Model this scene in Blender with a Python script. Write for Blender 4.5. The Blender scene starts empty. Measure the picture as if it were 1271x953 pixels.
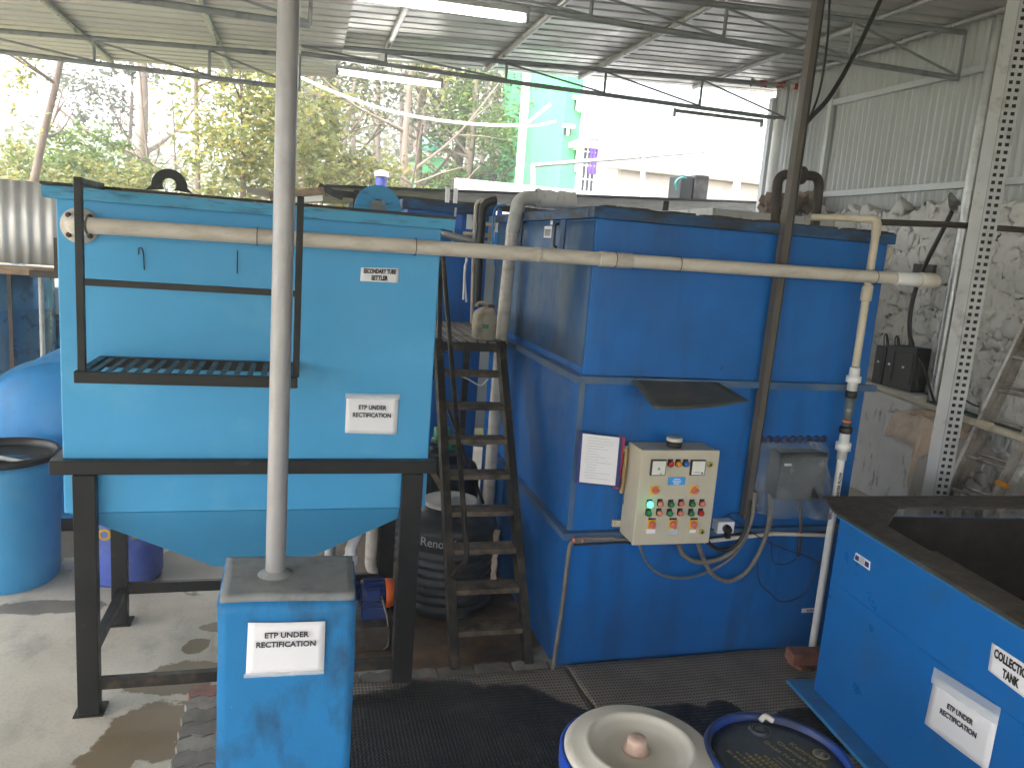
import bpy, bmesh, math, random
from mathutils import Vector, Matrix, Euler, noise as mnoise
R_ = math.radians
S = bpy.context.scene
COL = S.collection
V = Vector
UP = V((0, 0, 1))

# ------------------------------------------------------------------ camera
F, PW, PH = 958.0, 1271.0, 953.0
RM = Matrix(((0.963, 0.026, 0.268), (-0.259, -0.186, 0.948), (0.075, -0.982, -0.172)))   # image -> world
EYE = V((0, 0, 2.5))
xr = RM @ V((1, 0, 0)); zb = -(RM @ V((0, 0, 1))); zb.normalize()
xr = (xr - zb * xr.dot(zb)).normalized(); yu = zb.cross(xr)
cam = bpy.data.objects.new('camera', bpy.data.cameras.new('camera')); COL.objects.link(cam)
mw = Matrix((xr, yu, zb)).transposed().to_4x4(); mw.translation = EYE
cam.matrix_world = mw
cam.data.sensor_width = 36; cam.data.lens = F / PW * 36; cam.data.clip_start = .05; cam.data.clip_end = 2000
S.camera = cam


def ray(px, py):
    a, b = px - PW / 2, py - PH / 2
    return xr * a - yu * b - zb * F


def at(px, py, x=None, y=None, z=None, p=None, n=None):
    """point of a real plane seen at a place of the photograph"""
    d = ray(px, py)
    if p is not None:
        t = (V(p) - EYE).dot(n) / d.dot(n)
    elif x is not None: t = x / d.x
    elif y is not None: t = y / d.y
    else: t = (z - EYE.z) / d.z
    return EYE + d * t


# ------------------------------------------------------------------ objects
ORG = {}


def _org(o): return ORG.get(o.name, V((0, 0, 0)))


def tag(o, label=None, cat=None, group=None, kind=None):
    if label: o['label'] = label
    if cat: o['category'] = cat
    if group: o['group'] = group
    if kind: o['kind'] = kind
    return o


def thing(name, label, cat, loc=(0, 0, 0), group=None):
    o = bpy.data.objects.new(name, None); COL.objects.link(o)
    o.location = loc; o.empty_display_size = .1
    ORG[o.name] = V(loc)
    return tag(o, label, cat, group)


class MB:
    def __init__(s): s.v = []; s.f = []; s.s = []

    def add(s, vs, fs, smooth=False):
        b = len(s.v); s.v += [V(p) for p in vs]
        for f in fs: s.f.append([b + i for i in f]); s.s.append(smooth)
        return s

    def box(s, x0, x1, y0, y1, z0, z1, m=None):
        vs = [V((x, y, z)) for z in (z0, z1) for y in (y0, y1) for x in (x0, x1)]
        if m is not None: vs = [m @ p for p in vs]
        return s.add(vs, [(0, 2, 3, 1), (4, 5, 7, 6), (0, 1, 5, 4), (2, 6, 7, 3), (0, 4, 6, 2), (1, 3, 7, 5)])

    def frustum(s, lo, hi):
        """lo, hi: two loops of points"""
        n = len(lo)
        fs = [tuple(range(n))[::-1], tuple(range(n, 2 * n))] + [(i, (i + 1) % n, n + (i + 1) % n, n + i) for i in range(n)]
        return s.add(list(lo) + list(hi), fs)

    def prism(s, loop, off):
        off = V(off); return s.frustum([V(p) for p in loop], [V(p) + off for p in loop])

    def bar(s, p, q, w, h, up=UP):
        p, q = V(p), V(q); d = (q - p).normalized()
        a = d.cross(V(up))
        if a.length < 1e-4: a = d.cross(V((0, 1, 0)))
        a.normalize(); b = a.cross(d)
        lo = [p + a * (w / 2 * i) + b * (h / 2 * j) for i, j in ((-1, -1), (1, -1), (1, 1), (-1, 1))]
        return s.prism(lo, q - p)

    def tube(s, pts, r, n=10, cap=True, radii=None):
        pts = [V(p) for p in pts]; rings = []
        t0 = (pts[1] - pts[0]).normalized()
        a = t0.cross(V((.3, .1, 1))); a = a if a.length > 1e-3 else t0.cross(V((1, 0, 0))); a.normalize()
        for i, p in enumerate(pts):
            t = (pts[min(i + 1, len(pts) - 1)] - pts[max(i - 1, 0)]).normalized()
            a = (a - t * a.dot(t)).normalized(); b = t.cross(a)
            k = 1.0
            if 0 < i < len(pts) - 1:
                c = (pts[i] - pts[i - 1]).normalized().dot((pts[i + 1] - pts[i]).normalized())
                k = 1 / max(.6, math.sqrt(max(.0, (1 + c) / 2)))
            rr = (radii[i] if radii else r)
            rings.append([p + (a * math.cos(j * 2 * math.pi / n) + b * math.sin(j * 2 * math.pi / n)) * rr for j in range(n)])
        vs = [p for rg in rings for p in rg]; fs = []
        for i in range(len(rings) - 1):
            for j in range(n):
                fs.append((i * n + j, i * n + (j + 1) % n, (i + 1) * n + (j + 1) % n, (i + 1) * n + j))
        s.add(vs, fs, True)
        if cap: s.add(rings[0], [tuple(range(n))[::-1]]); s.add(rings[-1], [tuple(range(n))])
        return s

    def lathe(s, prof, c, axis=UP, n=40, sx=1.0, smooth=True, cap=True):
        """prof: (radius, height) pairs along axis from c"""
        axis = V(axis).normalized(); c = V(c)
        a = axis.cross(V((0, 1, 0))); a = a if a.length > .1 else axis.cross(V((1, 0, 0))); a.normalize(); b = axis.cross(a)
        vs = []; fs = []
        for r, h in prof:
            for j in range(n):
                t = 2 * math.pi * j / n
                vs.append(c + axis * h + a * (r * math.cos(t) * sx) + b * (r * math.sin(t)))
        for i in range(len(prof) - 1):
            for j in range(n):
                fs.append((i * n + j, i * n + (j + 1) % n, (i + 1) * n + (j + 1) % n, (i + 1) * n + j))
        b0 = len(s.v); s.add(vs, fs, smooth)
        for i, rev in ((0, True), (len(prof) - 1, False)):
            if cap and prof[i][0] > 1e-4:
                lp = [b0 + i * n + j for j in range(n)]
                s.f.append(lp[::-1] if rev else lp); s.s.append(False)
        return s

    def grid(s, fn, nu, nv, smooth=True):
        vs = [fn(i / nu, j / nv) for j in range(nv + 1) for i in range(nu + 1)]
        fs = [(j * (nu + 1) + i, j * (nu + 1) + i + 1, (j + 1) * (nu + 1) + i + 1, (j + 1) * (nu + 1) + i) for j in range(nv) for i in range(nu)]
        return s.add(vs, fs, smooth)

    def build(s, name, mat, parent=None, bevel=0, seg=2, recalc=True, angle=40, solid=0):
        if parent is not None: org = _org(parent)
        else:
            xs = [p.x for p in s.v]; ys = [p.y for p in s.v]
            org = V(((min(xs) + max(xs)) / 2, (min(ys) + max(ys)) / 2, min(p.z for p in s.v)))
        me = bpy.data.meshes.new(name)
        me.from_pydata([p - org for p in s.v], [], s.f)
        me.polygons.foreach_set('use_smooth', s.s)
        if recalc:
            bm = bmesh.new(); bm.from_mesh(me)
            bmesh.ops.remove_doubles(bm, verts=bm.verts, dist=1e-6) if bevel else None
            bmesh.ops.recalc_face_normals(bm, faces=bm.faces); bm.to_mesh(me); bm.free()
        me.materials.append(mat) if mat else None; me.update()
        o = bpy.data.objects.new(name, me); COL.objects.link(o)
        if parent is not None: o.parent = parent
        else: o.location = org
        ORG[o.name] = org
        if solid:
            md = o.modifiers.new('solid', 'SOLIDIFY'); md.thickness = solid; md.offset = 0
        if bevel:
            md = o.modifiers.new('bevel', 'BEVEL'); md.width = bevel; md.segments = seg; md.limit_method = 'ANGLE'; md.angle_limit = R_(angle)
            md.harden_normals = False
        return o


def cr(pts, n=8):
    """smooth curve through points"""
    pts = [V(p) for p in pts]; out = []
    P = [pts[0] * 2 - pts[1]] + pts + [pts[-1] * 2 - pts[-2]]
    for i in range(1, len(P) - 2):
        for k in range(n):
            t = k / n; a, b, c, d = P[i - 1:i + 3]
            out.append(.5 * ((2 * b) + (c - a) * t + (2 * a - 5 * b + 4 * c - d) * t * t + (3 * b - a - 3 * c + d) * t ** 3))
    return out + [pts[-1]]


def elbow(a, c, b, r, n=6):
    """points of a rounded corner a -> c -> b with bend radius r"""
    a, b, c = V(a), V(b), V(c); p = c + (a - c).normalized() * r; q = c + (b - c).normalized() * r
    return [p.lerp(c, t).lerp(c.lerp(q, t), t) for t in [i / n for i in range(n + 1)]]


def text(s, size, c, xd, yd, mat, parent, name='lettering', bold=0., width=None, align='CENTER', space=1.0):
    cu = bpy.data.curves.new('t', 'FONT'); cu.body = s; cu.size = size; cu.align_x = align; cu.align_y = 'CENTER'
    cu.offset = bold * size; cu.extrude = .0004; cu.space_line = 1.0; cu.resolution_u = 3; cu.space_character = space
    o = bpy.data.objects.new('t', cu); COL.objects.link(o)
    dg = bpy.context.evaluated_depsgraph_get(); me = bpy.data.meshes.new_from_object(o.evaluated_get(dg))
    bpy.data.objects.remove(o); bpy.data.curves.remove(cu)
    xd, yd = V(xd).normalized(), V(yd).normalized(); nd = xd.cross(yd)
    k = 1.0
    if width:
        xs = [v.co.x for v in me.vertices]; k = width / (max(xs) - min(xs))
    org = _org(parent)
    for v in me.vertices: v.co = V(c) - org + xd * (v.co.x * k) + yd * v.co.y + nd * v.co.z
    me.name = name; me.materials.clear(); me.materials.append(mat); me.update()
    q = bpy.data.objects.new(name, me); COL.objects.link(q); q.parent = parent; ORG[q.name] = org
    return q


# ------------------------------------------------------------------ materials
class NT:
    def __init__(s, name):
        s.m = bpy.data.materials.new(name); s.m.use_nodes = True; s.t = s.m.node_tree; s.t.nodes.clear()
        s.out = s.n('ShaderNodeOutputMaterial'); s.b = s.n('ShaderNodeBsdfPrincipled'); s.l(s.b.outputs[0], s.out.inputs[0])
        s.tc = s.n('ShaderNodeTexCoord')

    def n(s, k, **kw):
        q = s.t.nodes.new(k)
        for a, b in kw.items(): setattr(q, a, b)
        return q

    def l(s, a, b): s.t.links.new(a, b)

    def co(s, stretch=(1, 1, 1), loc=(0, 0, 0), kind='Object'):
        mp = s.n('ShaderNodeMapping'); mp.inputs['Scale'].default_value = stretch; mp.inputs['Location'].default_value = loc
        s.l(s.tc.outputs[kind], mp.inputs[0]); return mp.outputs[0]

    def noise(s, scale, detail=5, rough=.55, co=None, dist=0):
        q = s.n('ShaderNodeTexNoise'); q.inputs['Scale'].default_value = scale; q.inputs['Detail'].default_value = detail
        q.inputs['Roughness'].default_value = rough; q.inputs['Distortion'].default_value = dist
        s.l(co if co is not None else s.tc.outputs['Object'], q.inputs['Vector']); return q.outputs[0]

    def ramp(s, x, a, b, lo=0., hi=1.):
        q = s.n('ShaderNodeMapRange'); q.inputs[1].default_value = a; q.inputs[2].default_value = b
        q.inputs[3].default_value = lo; q.inputs[4].default_value = hi; s.l(x, q.inputs[0]); return q.outputs[0]

    def math(s, op, a, b=None):
        q = s.n('ShaderNodeMath', operation=op)
        for i, x in enumerate((a, b)):
            if x is None: continue
            if isinstance(x, (int, float)): q.inputs[i].default_value = x
            else: s.l(x, q.inputs[i])
        return q.outputs[0]

    def mix(s, fac, a, b):
        q = s.n('ShaderNodeMix', data_type='RGBA')
        for i, x in ((0, fac), (6, a), (7, b)):
            if isinstance(x, (int, float)): q.inputs[i].default_value = x
            elif isinstance(x, (tuple, list)): q.inputs[i].default_value = (*x[:3], 1)
            else: s.l(x, q.inputs[i])
        return q.outputs[2]

    def bump(s, h, strength=.3, dist=.01):
        q = s.n('ShaderNodeBump'); q.inputs['Strength'].default_value = strength; q.inputs['Distance'].default_value = dist
        s.l(h, q.inputs['Height']); s.l(q.outputs[0], s.b.inputs['Normal'])

    def set(s, col=None, rough=None, metal=None, **kw):
        for k, x in (('Base Color', col), ('Roughness', rough), ('Metallic', metal)):
            if x is None: continue
            if isinstance(x, (int, float)): s.b.inputs[k].default_value = x
            elif isinstance(x, (tuple, list)): s.b.inputs[k].default_value = (*x[:3], 1)
            else: s.l(x, s.b.inputs[k])
        for k, x in kw.items(): s.b.inputs[k].default_value = x
        return s.m


def paint(name, col, rough=.45, metal=0., var=.12, vs=2., dirt=None, amt=.5, ds=3., stretch=(1, 1, 1), th=(.5, .7), speck=None, bump=.08, bs=60., kind='Object', rv=.12, spec=.32, **kw):
    t = NT(name)
    c = t.co((1, 1, 1), kind=kind)
    n1 = t.noise(vs, 6, .6, c)
    f = t.ramp(n1, .25, .75)
    c0 = tuple(x * (1 - var) for x in col); c1 = tuple(min(1, x * (1 + var)) for x in col)
    k = t.mix(f, c0, c1)
    if dirt is not None:
        n2 = t.noise(ds, 8, .62, t.co(stretch, (3.1, 1.7, .4), kind))
        m = t.ramp(n2, th[0], th[1], 0, amt)
        k = t.mix(m, k, dirt)
    if speck is not None:
        n3 = t.noise(speck[1], 4, .7, t.co((1, 1, 1), (7, 2, 5), kind))
        k = t.mix(t.ramp(n3, speck[2], speck[2] + .05, 0, .85), k, speck[0])
    r = t.ramp(t.noise(vs * 3, 5, .6, c), .3, .7, max(0, rough - rv), min(1, rough + rv))
    t.set(k, r, metal, **{'Specular IOR Level': spec}, **kw)
    if bump: t.bump(t.noise(bs, 4, .6, c), bump, .004)
    return t.m


def plain(name, col, rough=.5, metal=0., **kw):
    t = NT(name); f = t.ramp(t.noise(9, 3), .3, .7)
    return t.set(t.mix(f, tuple(x * .93 for x in col), tuple(min(1, x * 1.06) for x in col)), rough, metal, **kw)


def emit(name, col, strength):
    t = NT(name); return t.set(col, .4, 0, **{'Emission Color': (*col, 1), 'Emission Strength': strength})


RUST = (.09, .045, .025); GRIME = (.045, .042, .036)
M = {}
M['sky_blue'] = paint('sky_blue_paint', (.062, .335, .63), .42, var=.06, vs=1.2, dirt=(.12, .42, .66), amt=.5, ds=3, th=(.55, .75), speck=((.03, .09, .14), 9, .765))
M['sky_blue_dirty'] = paint('sky_blue_grimy', (.06, .30, .52), .5, var=.1, vs=3, dirt=(.03, .04, .05), amt=.7, ds=14, stretch=(.5, .5, 3), th=(.5, .7))
M['tank_blue'] = paint('tank_blue_paint', (.004, .118, .41), .4, var=.2, vs=1.4, dirt=(.014, .06, .16), amt=.7, ds=2.6, stretch=(2.2, 2.2, .3), th=(.48, .72), speck=((.02, .03, .05), 14, .70))
M['tank_blue_dirty'] = paint('tank_blue_grimy', (.035, .105, .25), .5, var=.2, vs=2.5, dirt=(.12, .16, .2), amt=.75, ds=2.6, stretch=(1.8, 1.8, .5), th=(.42, .68), speck=((.05, .04, .03), 14, .7))
M['tank_rim'] = paint('tank_rim_grime', (.02, .08, .2), .6, var=.2, vs=5, dirt=(.03, .03, .03), amt=.9, ds=9, stretch=(.6, .6, 2), th=(.42, .6))
M['coll_blue'] = paint('collection_blue_paint', (.006, .135, .44), .38, var=.1, vs=1.6, dirt=(.03, .1, .22), amt=.6, ds=3.5, th=(.55, .75), speck=((.02, .05, .09), 13, .75))
M['coll_flange'] = paint('flange_blue_paint', (.03, .19, .42), .5, var=.15, vs=4, dirt=(.06, .1, .12), amt=.7, ds=9, th=(.5, .7))
M['rim_brown'] = paint('grimy_rim', (.055, .045, .038), .6, var=.3, vs=6, dirt=(.13, .11, .09), amt=.7, ds=9, th=(.5, .72), bump=.4, bs=30)
M['black_steel'] = paint('black_steel_paint', (.011, .011, .012), .42, var=.3, vs=4, dirt=(.09, .08, .07), amt=.6, ds=11, th=(.62, .75))
M['stair_steel'] = paint('worn_black_steel', (.018, .016, .014), .5, var=.3, vs=4, dirt=(.12, .085, .055), amt=.8, ds=8, th=(.5, .72))
M['tread'] = paint('worn_tread', (.15, .115, .085), .65, var=.3, vs=9, dirt=(.02, .016, .013), amt=.9, ds=7, th=(.42, .62), bump=.4)
M['slat'] = paint('dusty_slat', (.26, .22, .185), .7, var=.2, vs=9, dirt=(.05, .045, .04), amt=.8, ds=6, th=(.5, .7))
M['grating'] = paint('grating_steel', (.085, .09, .09), .5, var=.3, vs=9)
M['silver'] = paint('silver_paint', (.36, .35, .365), .42, .35, var=.06, vs=6, dirt=(.28, .26, .25), amt=.4, ds=7, th=(.55, .7), bump=.12, bs=90)
M['galv'] = paint('galvanised_steel', (.42, .43, .44), .38, .75, var=.15, vs=8, dirt=(.22, .2, .18), amt=.5, ds=9, th=(.52, .7))
M['truss'] = paint('grey_truss_paint', (.24, .255, .265), .45, .2, var=.15, vs=5, dirt=(.07, .06, .05), amt=.5, ds=9, th=(.55, .7))
M['purlin'] = paint('purlin_steel', (.4, .4, .41), .35, .7, var=.12, vs=5, dirt=(.15, .13, .11), amt=.5, ds=7, th=(.55, .7))
M['roof'] = paint('roof_sheet', (.50, .50, .495), .4, .55, var=.12, vs=.9, dirt=(.24, .23, .21), amt=.5, ds=1.2, stretch=(.25, 4, 1), th=(.5, .75), bump=.05)
M['roof_warm'] = paint('roof_sheet_old', (.47, .475, .475), .5, .25, var=.1, vs=.9, dirt=(.3, .26, .22), amt=.5, ds=1.2, stretch=(.3, 5, 1), th=(.5, .75), bump=.05)
M['clad'] = paint('wall_cladding', (.50, .52, .53), .45, .15, var=.07, vs=1.3, dirt=(.38, .38, .37), amt=.5, ds=3, stretch=(2, 2, .35), th=(.52, .75), bump=.04)
M['pvc'] = paint('ivory_pvc', (.56, .515, .465), .38, var=.08, vs=4, dirt=(.28, .23, .17), amt=.65, ds=5, stretch=(1, 3, 3), th=(.5, .72), speck=((.06, .045, .03), 17, .74))
M['pvc_white'] = plain('white_pvc', (.74, .74, .74), .35)
M['pvc_grey'] = paint('grey_pvc', (.43, .43, .41), .4, var=.1, vs=4, dirt=(.2, .18, .15), amt=.7, ds=6, th=(.5, .7))
M['pvc_beige'] = paint('beige_pvc', (.52, .46, .36), .4, var=.1, vs=4, dirt=(.25, .19, .12), amt=.7, ds=5, th=(.5, .7))
M['rubber'] = plain('black_rubber', (.012, .012, .013), .5)
M['cable'] = plain('cable_black', (.016, .015, .015), .45)
M['conduit'] = paint('grey_conduit', (.17, .155, .14), .55, var=.15, vs=9, dirt=(.06, .05, .045), amt=.7, ds=9, th=(.5, .7))
M['rust'] = paint('rusted_pipe', (.055, .045, .04), .65, var=.35, vs=9, dirt=(.12, .07, .04), amt=.7, ds=9, th=(.5, .7), bump=.35)
M['rust_plate'] = paint('rusted_plate', (.055, .062, .06), .6, var=.25, vs=4, dirt=(.14, .095, .06), amt=.8, ds=5, th=(.52, .7), bump=.3)
M['channel'] = paint('weathered_channel', (.10, .09, .082), .55, .2, var=.2, vs=4, dirt=(.2, .17, .14), amt=.7, ds=5, stretch=(3, 3, .5), th=(.5, .7))
M['slotted'] = paint('slotted_angle_paint', (.42, .43, .44), .45, .2, var=.08, vs=5, dirt=(.2, .17, .14), amt=.6, ds=8, th=(.55, .72))
M['alu'] = paint('ladder_aluminium', (.40, .375, .34), .45, .6, var=.2, vs=6, dirt=(.16, .12, .085), amt=.8, ds=7, th=(.45, .65))
M['panel'] = paint('panel_beige', (.50, .46, .36), .45, var=.05, vs=3, dirt=(.3, .26, .19), amt=.4, ds=4, th=(.55, .75))
M['paper'] = paint('paper', (.80, .79, .83), .7, var=.02, vs=5, bump=.05, bs=20)
M['ink'] = plain('ink', (.025, .025, .03), .7)
M['ink_black'] = plain('ink_black', (.012, .012, .013), .7)
M['ink_grey'] = plain('ink_grey', (.48, .47, .50), .7)
M['yellow_ink'] = plain('yellow_ink', (.24, .19, .08), .7)
M['yellow_text'] = plain('yellow_lettering', (.75, .48, .03), .6)
M['red'] = plain('red_plastic', (.42, .012, .012), .3)
M['amber'] = plain('amber_plastic', (.62, .24, .01), .3)
M['lampblue'] = plain('blue_lens', (.02, .13, .55), .25)
M['green'] = plain('green_button', (.008, .17, .06), .35)
M['pink'] = plain('faded_red_button', (.62, .16, .11), .4)
M['yellow'] = plain('yellow_plate', (.74, .40, .01), .45)
M['orange'] = plain('orange_plastic', (.75, .13, .02), .45)
M['lit_green'] = emit('lit_green_lens', (.03, .75, .3), 1.6)
M['brass'] = plain('brass_lock', (.45, .38, .07), .35, .6)
M['glass_white'] = plain('meter_face', (.72, .71, .66), .3)
M['sticker'] = plain('blue_sticker', (.03, .28, .68), .45)
M['navy'] = plain('navy_folder', (.02, .03, .17), .5)
M['crimson'] = plain('crimson_folder', (.5, .03, .06), .5)
M['buff'] = plain('buff_cardboard', (.42, .28, .12), .8)
M['drum_blue'] = paint('drum_blue_plastic', (.01, .06, .42), .38, var=.12, vs=3, dirt=(.08, .1, .16), amt=.5, ds=5, th=(.55, .75))
M['drum_blue_grimy'] = paint('drum_blue_grimy', (.01, .05, .26), .4, var=.15, vs=3, dirt=(.02, .022, .028), amt=.9, ds=3.5, th=(.42, .62))
M['drum_top'] = paint('drum_top_grime', (.045, .058, .075), .42, var=.25, vs=4, dirt=(.012, .05, .14), amt=.7, ds=2.6, th=(.58, .75), speck=((.12, .09, .05), 20, .72))
M['lid_cream'] = paint('cream_lid_plastic', (.60, .565, .51), .5, var=.07, vs=4, dirt=(.36, .28, .17), amt=.6, ds=5, th=(.55, .75), speck=((.2, .13, .06), 12, .74))
M['knob_pink'] = plain('pink_knob', (.58, .40, .33), .45)
M['drum_sky'] = paint('drum_faded_blue', (.05, .27, .52), .5, var=.12, vs=3, dirt=(.12, .3, .42), amt=.5, ds=4, th=(.5, .75))
M['drum_violet'] = paint('drum_violet_blue', (.07, .11, .40), .5, var=.12, vs=3, dirt=(.2, .24, .36), amt=.6, ds=4, th=(.5, .75))
M['poly_tank'] = paint('black_poly_tank', (.02, .024, .03), .42, var=.2, vs=4, dirt=(.09, .095, .1), amt=.6, ds=6, stretch=(2, 2, .8), th=(.52, .72))
M['motor'] = paint('motor_blue', (.015, .04, .17), .5, var=.15, vs=9, dirt=(.05, .04, .04), amt=.6, ds=14, th=(.5, .7))
M['jerry'] = paint('jerrycan_plastic', (.38, .33, .25), .5, var=.1, vs=7, dirt=(.16, .12, .08), amt=.7, ds=9, th=(.5, .7), **{'Subsurface Weight': .15})
M['teal'] = plain('teal_plastic', (.02, .15, .13), .5)
M['bluehose'] = plain('blue_hose', (.02, .2, .55), .4)
M['concrete_grey'] = paint('pedestal_top_concrete', (.24, .245, .25), .75, var=.18, vs=6, dirt=(.10, .10, .10), amt=.5, ds=9, th=(.5, .7), bump=.5, bs=40, speck=((.5, .5, .48), 15, .72))
M['pedestal'] = paint('pedestal_blue_paint', (.015, .19, .46), .6, var=.12, vs=4, dirt=(.02, .075, .15), amt=.85, ds=4, stretch=(1.4, 1.4, .7), th=(.48, .66), speck=((.40, .42, .44), 18, .715), bump=.5, bs=45)
M['plinth'] = paint('whitewashed_concrete', (.55, .54, .52), .8, var=.1, vs=5, dirt=(.16, .14, .12), amt=.8, ds=9, stretch=(2, 2, .5), th=(.57, .68), bump=.4, bs=30)
M['cloth'] = paint('beige_cloth', (.60, .48, .38), .85, var=.15, vs=5, dirt=(.3, .2, .12), amt=.5, ds=6, th=(.5, .7))
M['dark_box'] = plain('dark_plastic_box', (.013, .014, .016), .5)
M['junction'] = paint('junction_steel', (.05, .05, .05), .5, var=.3, vs=8, dirt=(.015, .015, .015), amt=.9, ds=6, th=(.42, .58))
M['wood'] = paint('weathered_wood', (.28, .2, .13), .8, var=.3, vs=8, dirt=(.08, .06, .05), amt=.6, ds=6, stretch=(1, 6, 6), th=(.5, .7))
M['grn_bld'] = paint('green_render', (.075, .36, .15), .8, var=.06, vs=.6, dirt=(.13, .33, .22), amt=.5, ds=.9, stretch=(2, 2, .5), th=(.55, .75))
M['white_bld'] = paint('white_render', (.80, .80, .79), .8, var=.03, vs=.6)
M['beige_bld'] = paint('beige_parapet', (.48, .43, .38), .8, var=.08, vs=1.2, dirt=(.3, .26, .22), amt=.5, ds=3, th=(.5, .7))
M['dark_glass'] = plain('dark_window', (.03, .035, .04), .2)
M['purple'] = plain('purple_curtain', (.17, .09, .42), .8)
M['shed_roof'] = paint('dark_tin', (.03, .032, .033), .6, .2, var=.3, vs=2, dirt=(.12, .11, .1), amt=.7, ds=4, th=(.55, .7))
M['shed_wall'] = paint('grey_tin_wall', (.22, .25, .27), .6, .2, var=.12, vs=2)
M['white_metal'] = plain('white_metal', (.78, .78, .78), .4)
M['old_roof'] = paint('old_roof_tin', (.30, .27, .24), .8, var=.2, vs=1.5)
M['tin_grey'] = paint('grey_tin', (.58, .58, .585), .45, .4, var=.08, vs=2, dirt=(.2, .19, .18), amt=.5, ds=3, stretch=(2, 2, .3), th=(.55, .75))
M['steel_blue_tank'] = paint('steel_blue_tank', (.03, .12, .24), .3, .5, var=.25, vs=2, dirt=(.14, .17, .19), amt=.6, ds=1.6, stretch=(3, 3, .4), th=(.5, .72))
M['dome_blue'] = paint('dome_blue_paint', (.02, .20, .48), .4, var=.1, vs=2, dirt=(.03, .08, .2), amt=.5, ds=3, th=(.55, .75))
M['dark_green'] = plain('dark_green_pipe', (.01, .035, .022), .5)
M['bark'] = paint('bark', (.13, .095, .075), .9, var=.25, vs=3, dirt=(.09, .07, .055), amt=.7, ds=5, stretch=(2, 2, .4), th=(.45, .65), bump=.5, bs=18)
M['bark_pale'] = paint('pale_bark', (.22, .17, .14), .9, var=.2, vs=3, dirt=(.18, .14, .11), amt=.6, ds=5, stretch=(2, 2, .4), th=(.5, .7), bump=.4, bs=18)


def leafmat(name, a, b, c):
    t = NT(name); g = t.n('ShaderNodeNewGeometry'); q = t.n('ShaderNodeValToRGB'); e = q.color_ramp.elements
    e[0].color = (*a, 1); e[1].color = (*c, 1); x = e.new(.55); x.color = (*b, 1)
    t.l(g.outputs['Random Per Island'], q.inputs[0]); t.set(q.outputs[0], .55)
    tr = t.n('ShaderNodeBsdfTranslucent'); t.l(q.outputs[0], tr.inputs[0])
    mx = t.n('ShaderNodeMixShader'); mx.inputs[0].default_value = .5
    t.l(t.b.outputs[0], mx.inputs[1]); t.l(tr.outputs[0], mx.inputs[2]); t.l(mx.outputs[0], t.out.inputs[0])
    return t.m


M['leaf_yellow'] = leafmat('leaf_yellow_green', (.12, .145, .045), (.17, .19, .06), (.32, .26, .06))
M['leaf_green'] = leafmat('leaf_fresh_green', (.06, .115, .025), (.10, .16, .035), (.19, .21, .05))
M['leaf_olive'] = leafmat('leaf_olive', (.09, .10, .045), (.12, .125, .06), (.17, .15, .08))
M['leaf_pine'] = leafmat('leaf_pine', (.05, .065, .045), (.08, .10, .065), (.13, .13, .09))


def clear_plastic():
    t = NT('clear_plastic_film')
    n = t.ramp(t.noise(7, 5, .6), .35, .7)
    tr = t.n('ShaderNodeBsdfTransparent'); mx = t.n('ShaderNodeMixShader')
    t.l(t.ramp(n, 0, 1, .22, .62), mx.inputs[0]); t.l(tr.outputs[0], mx.inputs[1])
    t.set((.30, .34, .38), .12); t.l(t.b.outputs[0], mx.inputs[2]); t.l(mx.outputs[0], t.out.inputs[0])
    t.bump(t.noise(11, 6, .75), .9, .04)
    return t.m


M['film'] = clear_plastic()


def tape_mat():
    t = NT('clear_tape'); tr = t.n('ShaderNodeBsdfTransparent'); mx = t.n('ShaderNodeMixShader'); mx.inputs[0].default_value = .45
    t.set((.7, .75, .8), .15); t.l(tr.outputs[0], mx.inputs[1]); t.l(t.b.outputs[0], mx.inputs[2]); t.l(mx.outputs[0], t.out.inputs[0])
    return t.m


M['tape'] = tape_mat()


def blob_mask(t, co, spots, warp=.35, nscale=2.6, edge=.05):
    """1 inside irregular stains round (x, y, rx, ry)"""
    sep = t.n('ShaderNodeSeparateXYZ'); t.l(co, sep.inputs[0])
    nz = t.math('MULTIPLY', t.math('SUBTRACT', t.noise(nscale, 7, .62, co), .5), warp * 2)
    out = None
    for x, y, rx, ry in spots:
        a = t.math('DIVIDE', t.math('SUBTRACT', sep.outputs[0], x), rx); b = t.math('DIVIDE', t.math('SUBTRACT', sep.outputs[1], y), ry)
        d = t.math('SQRT', t.math('ADD', t.math('MULTIPLY', a, a), t.math('MULTIPLY', b, b)))
        m = t.ramp(t.math('ADD', d, t.math('MULTIPLY', nz, 2.2)), 1 - edge, 1 + edge, 1, 0)
        out = m if out is None else t.math('MAXIMUM', out, m)
    return out


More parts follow.
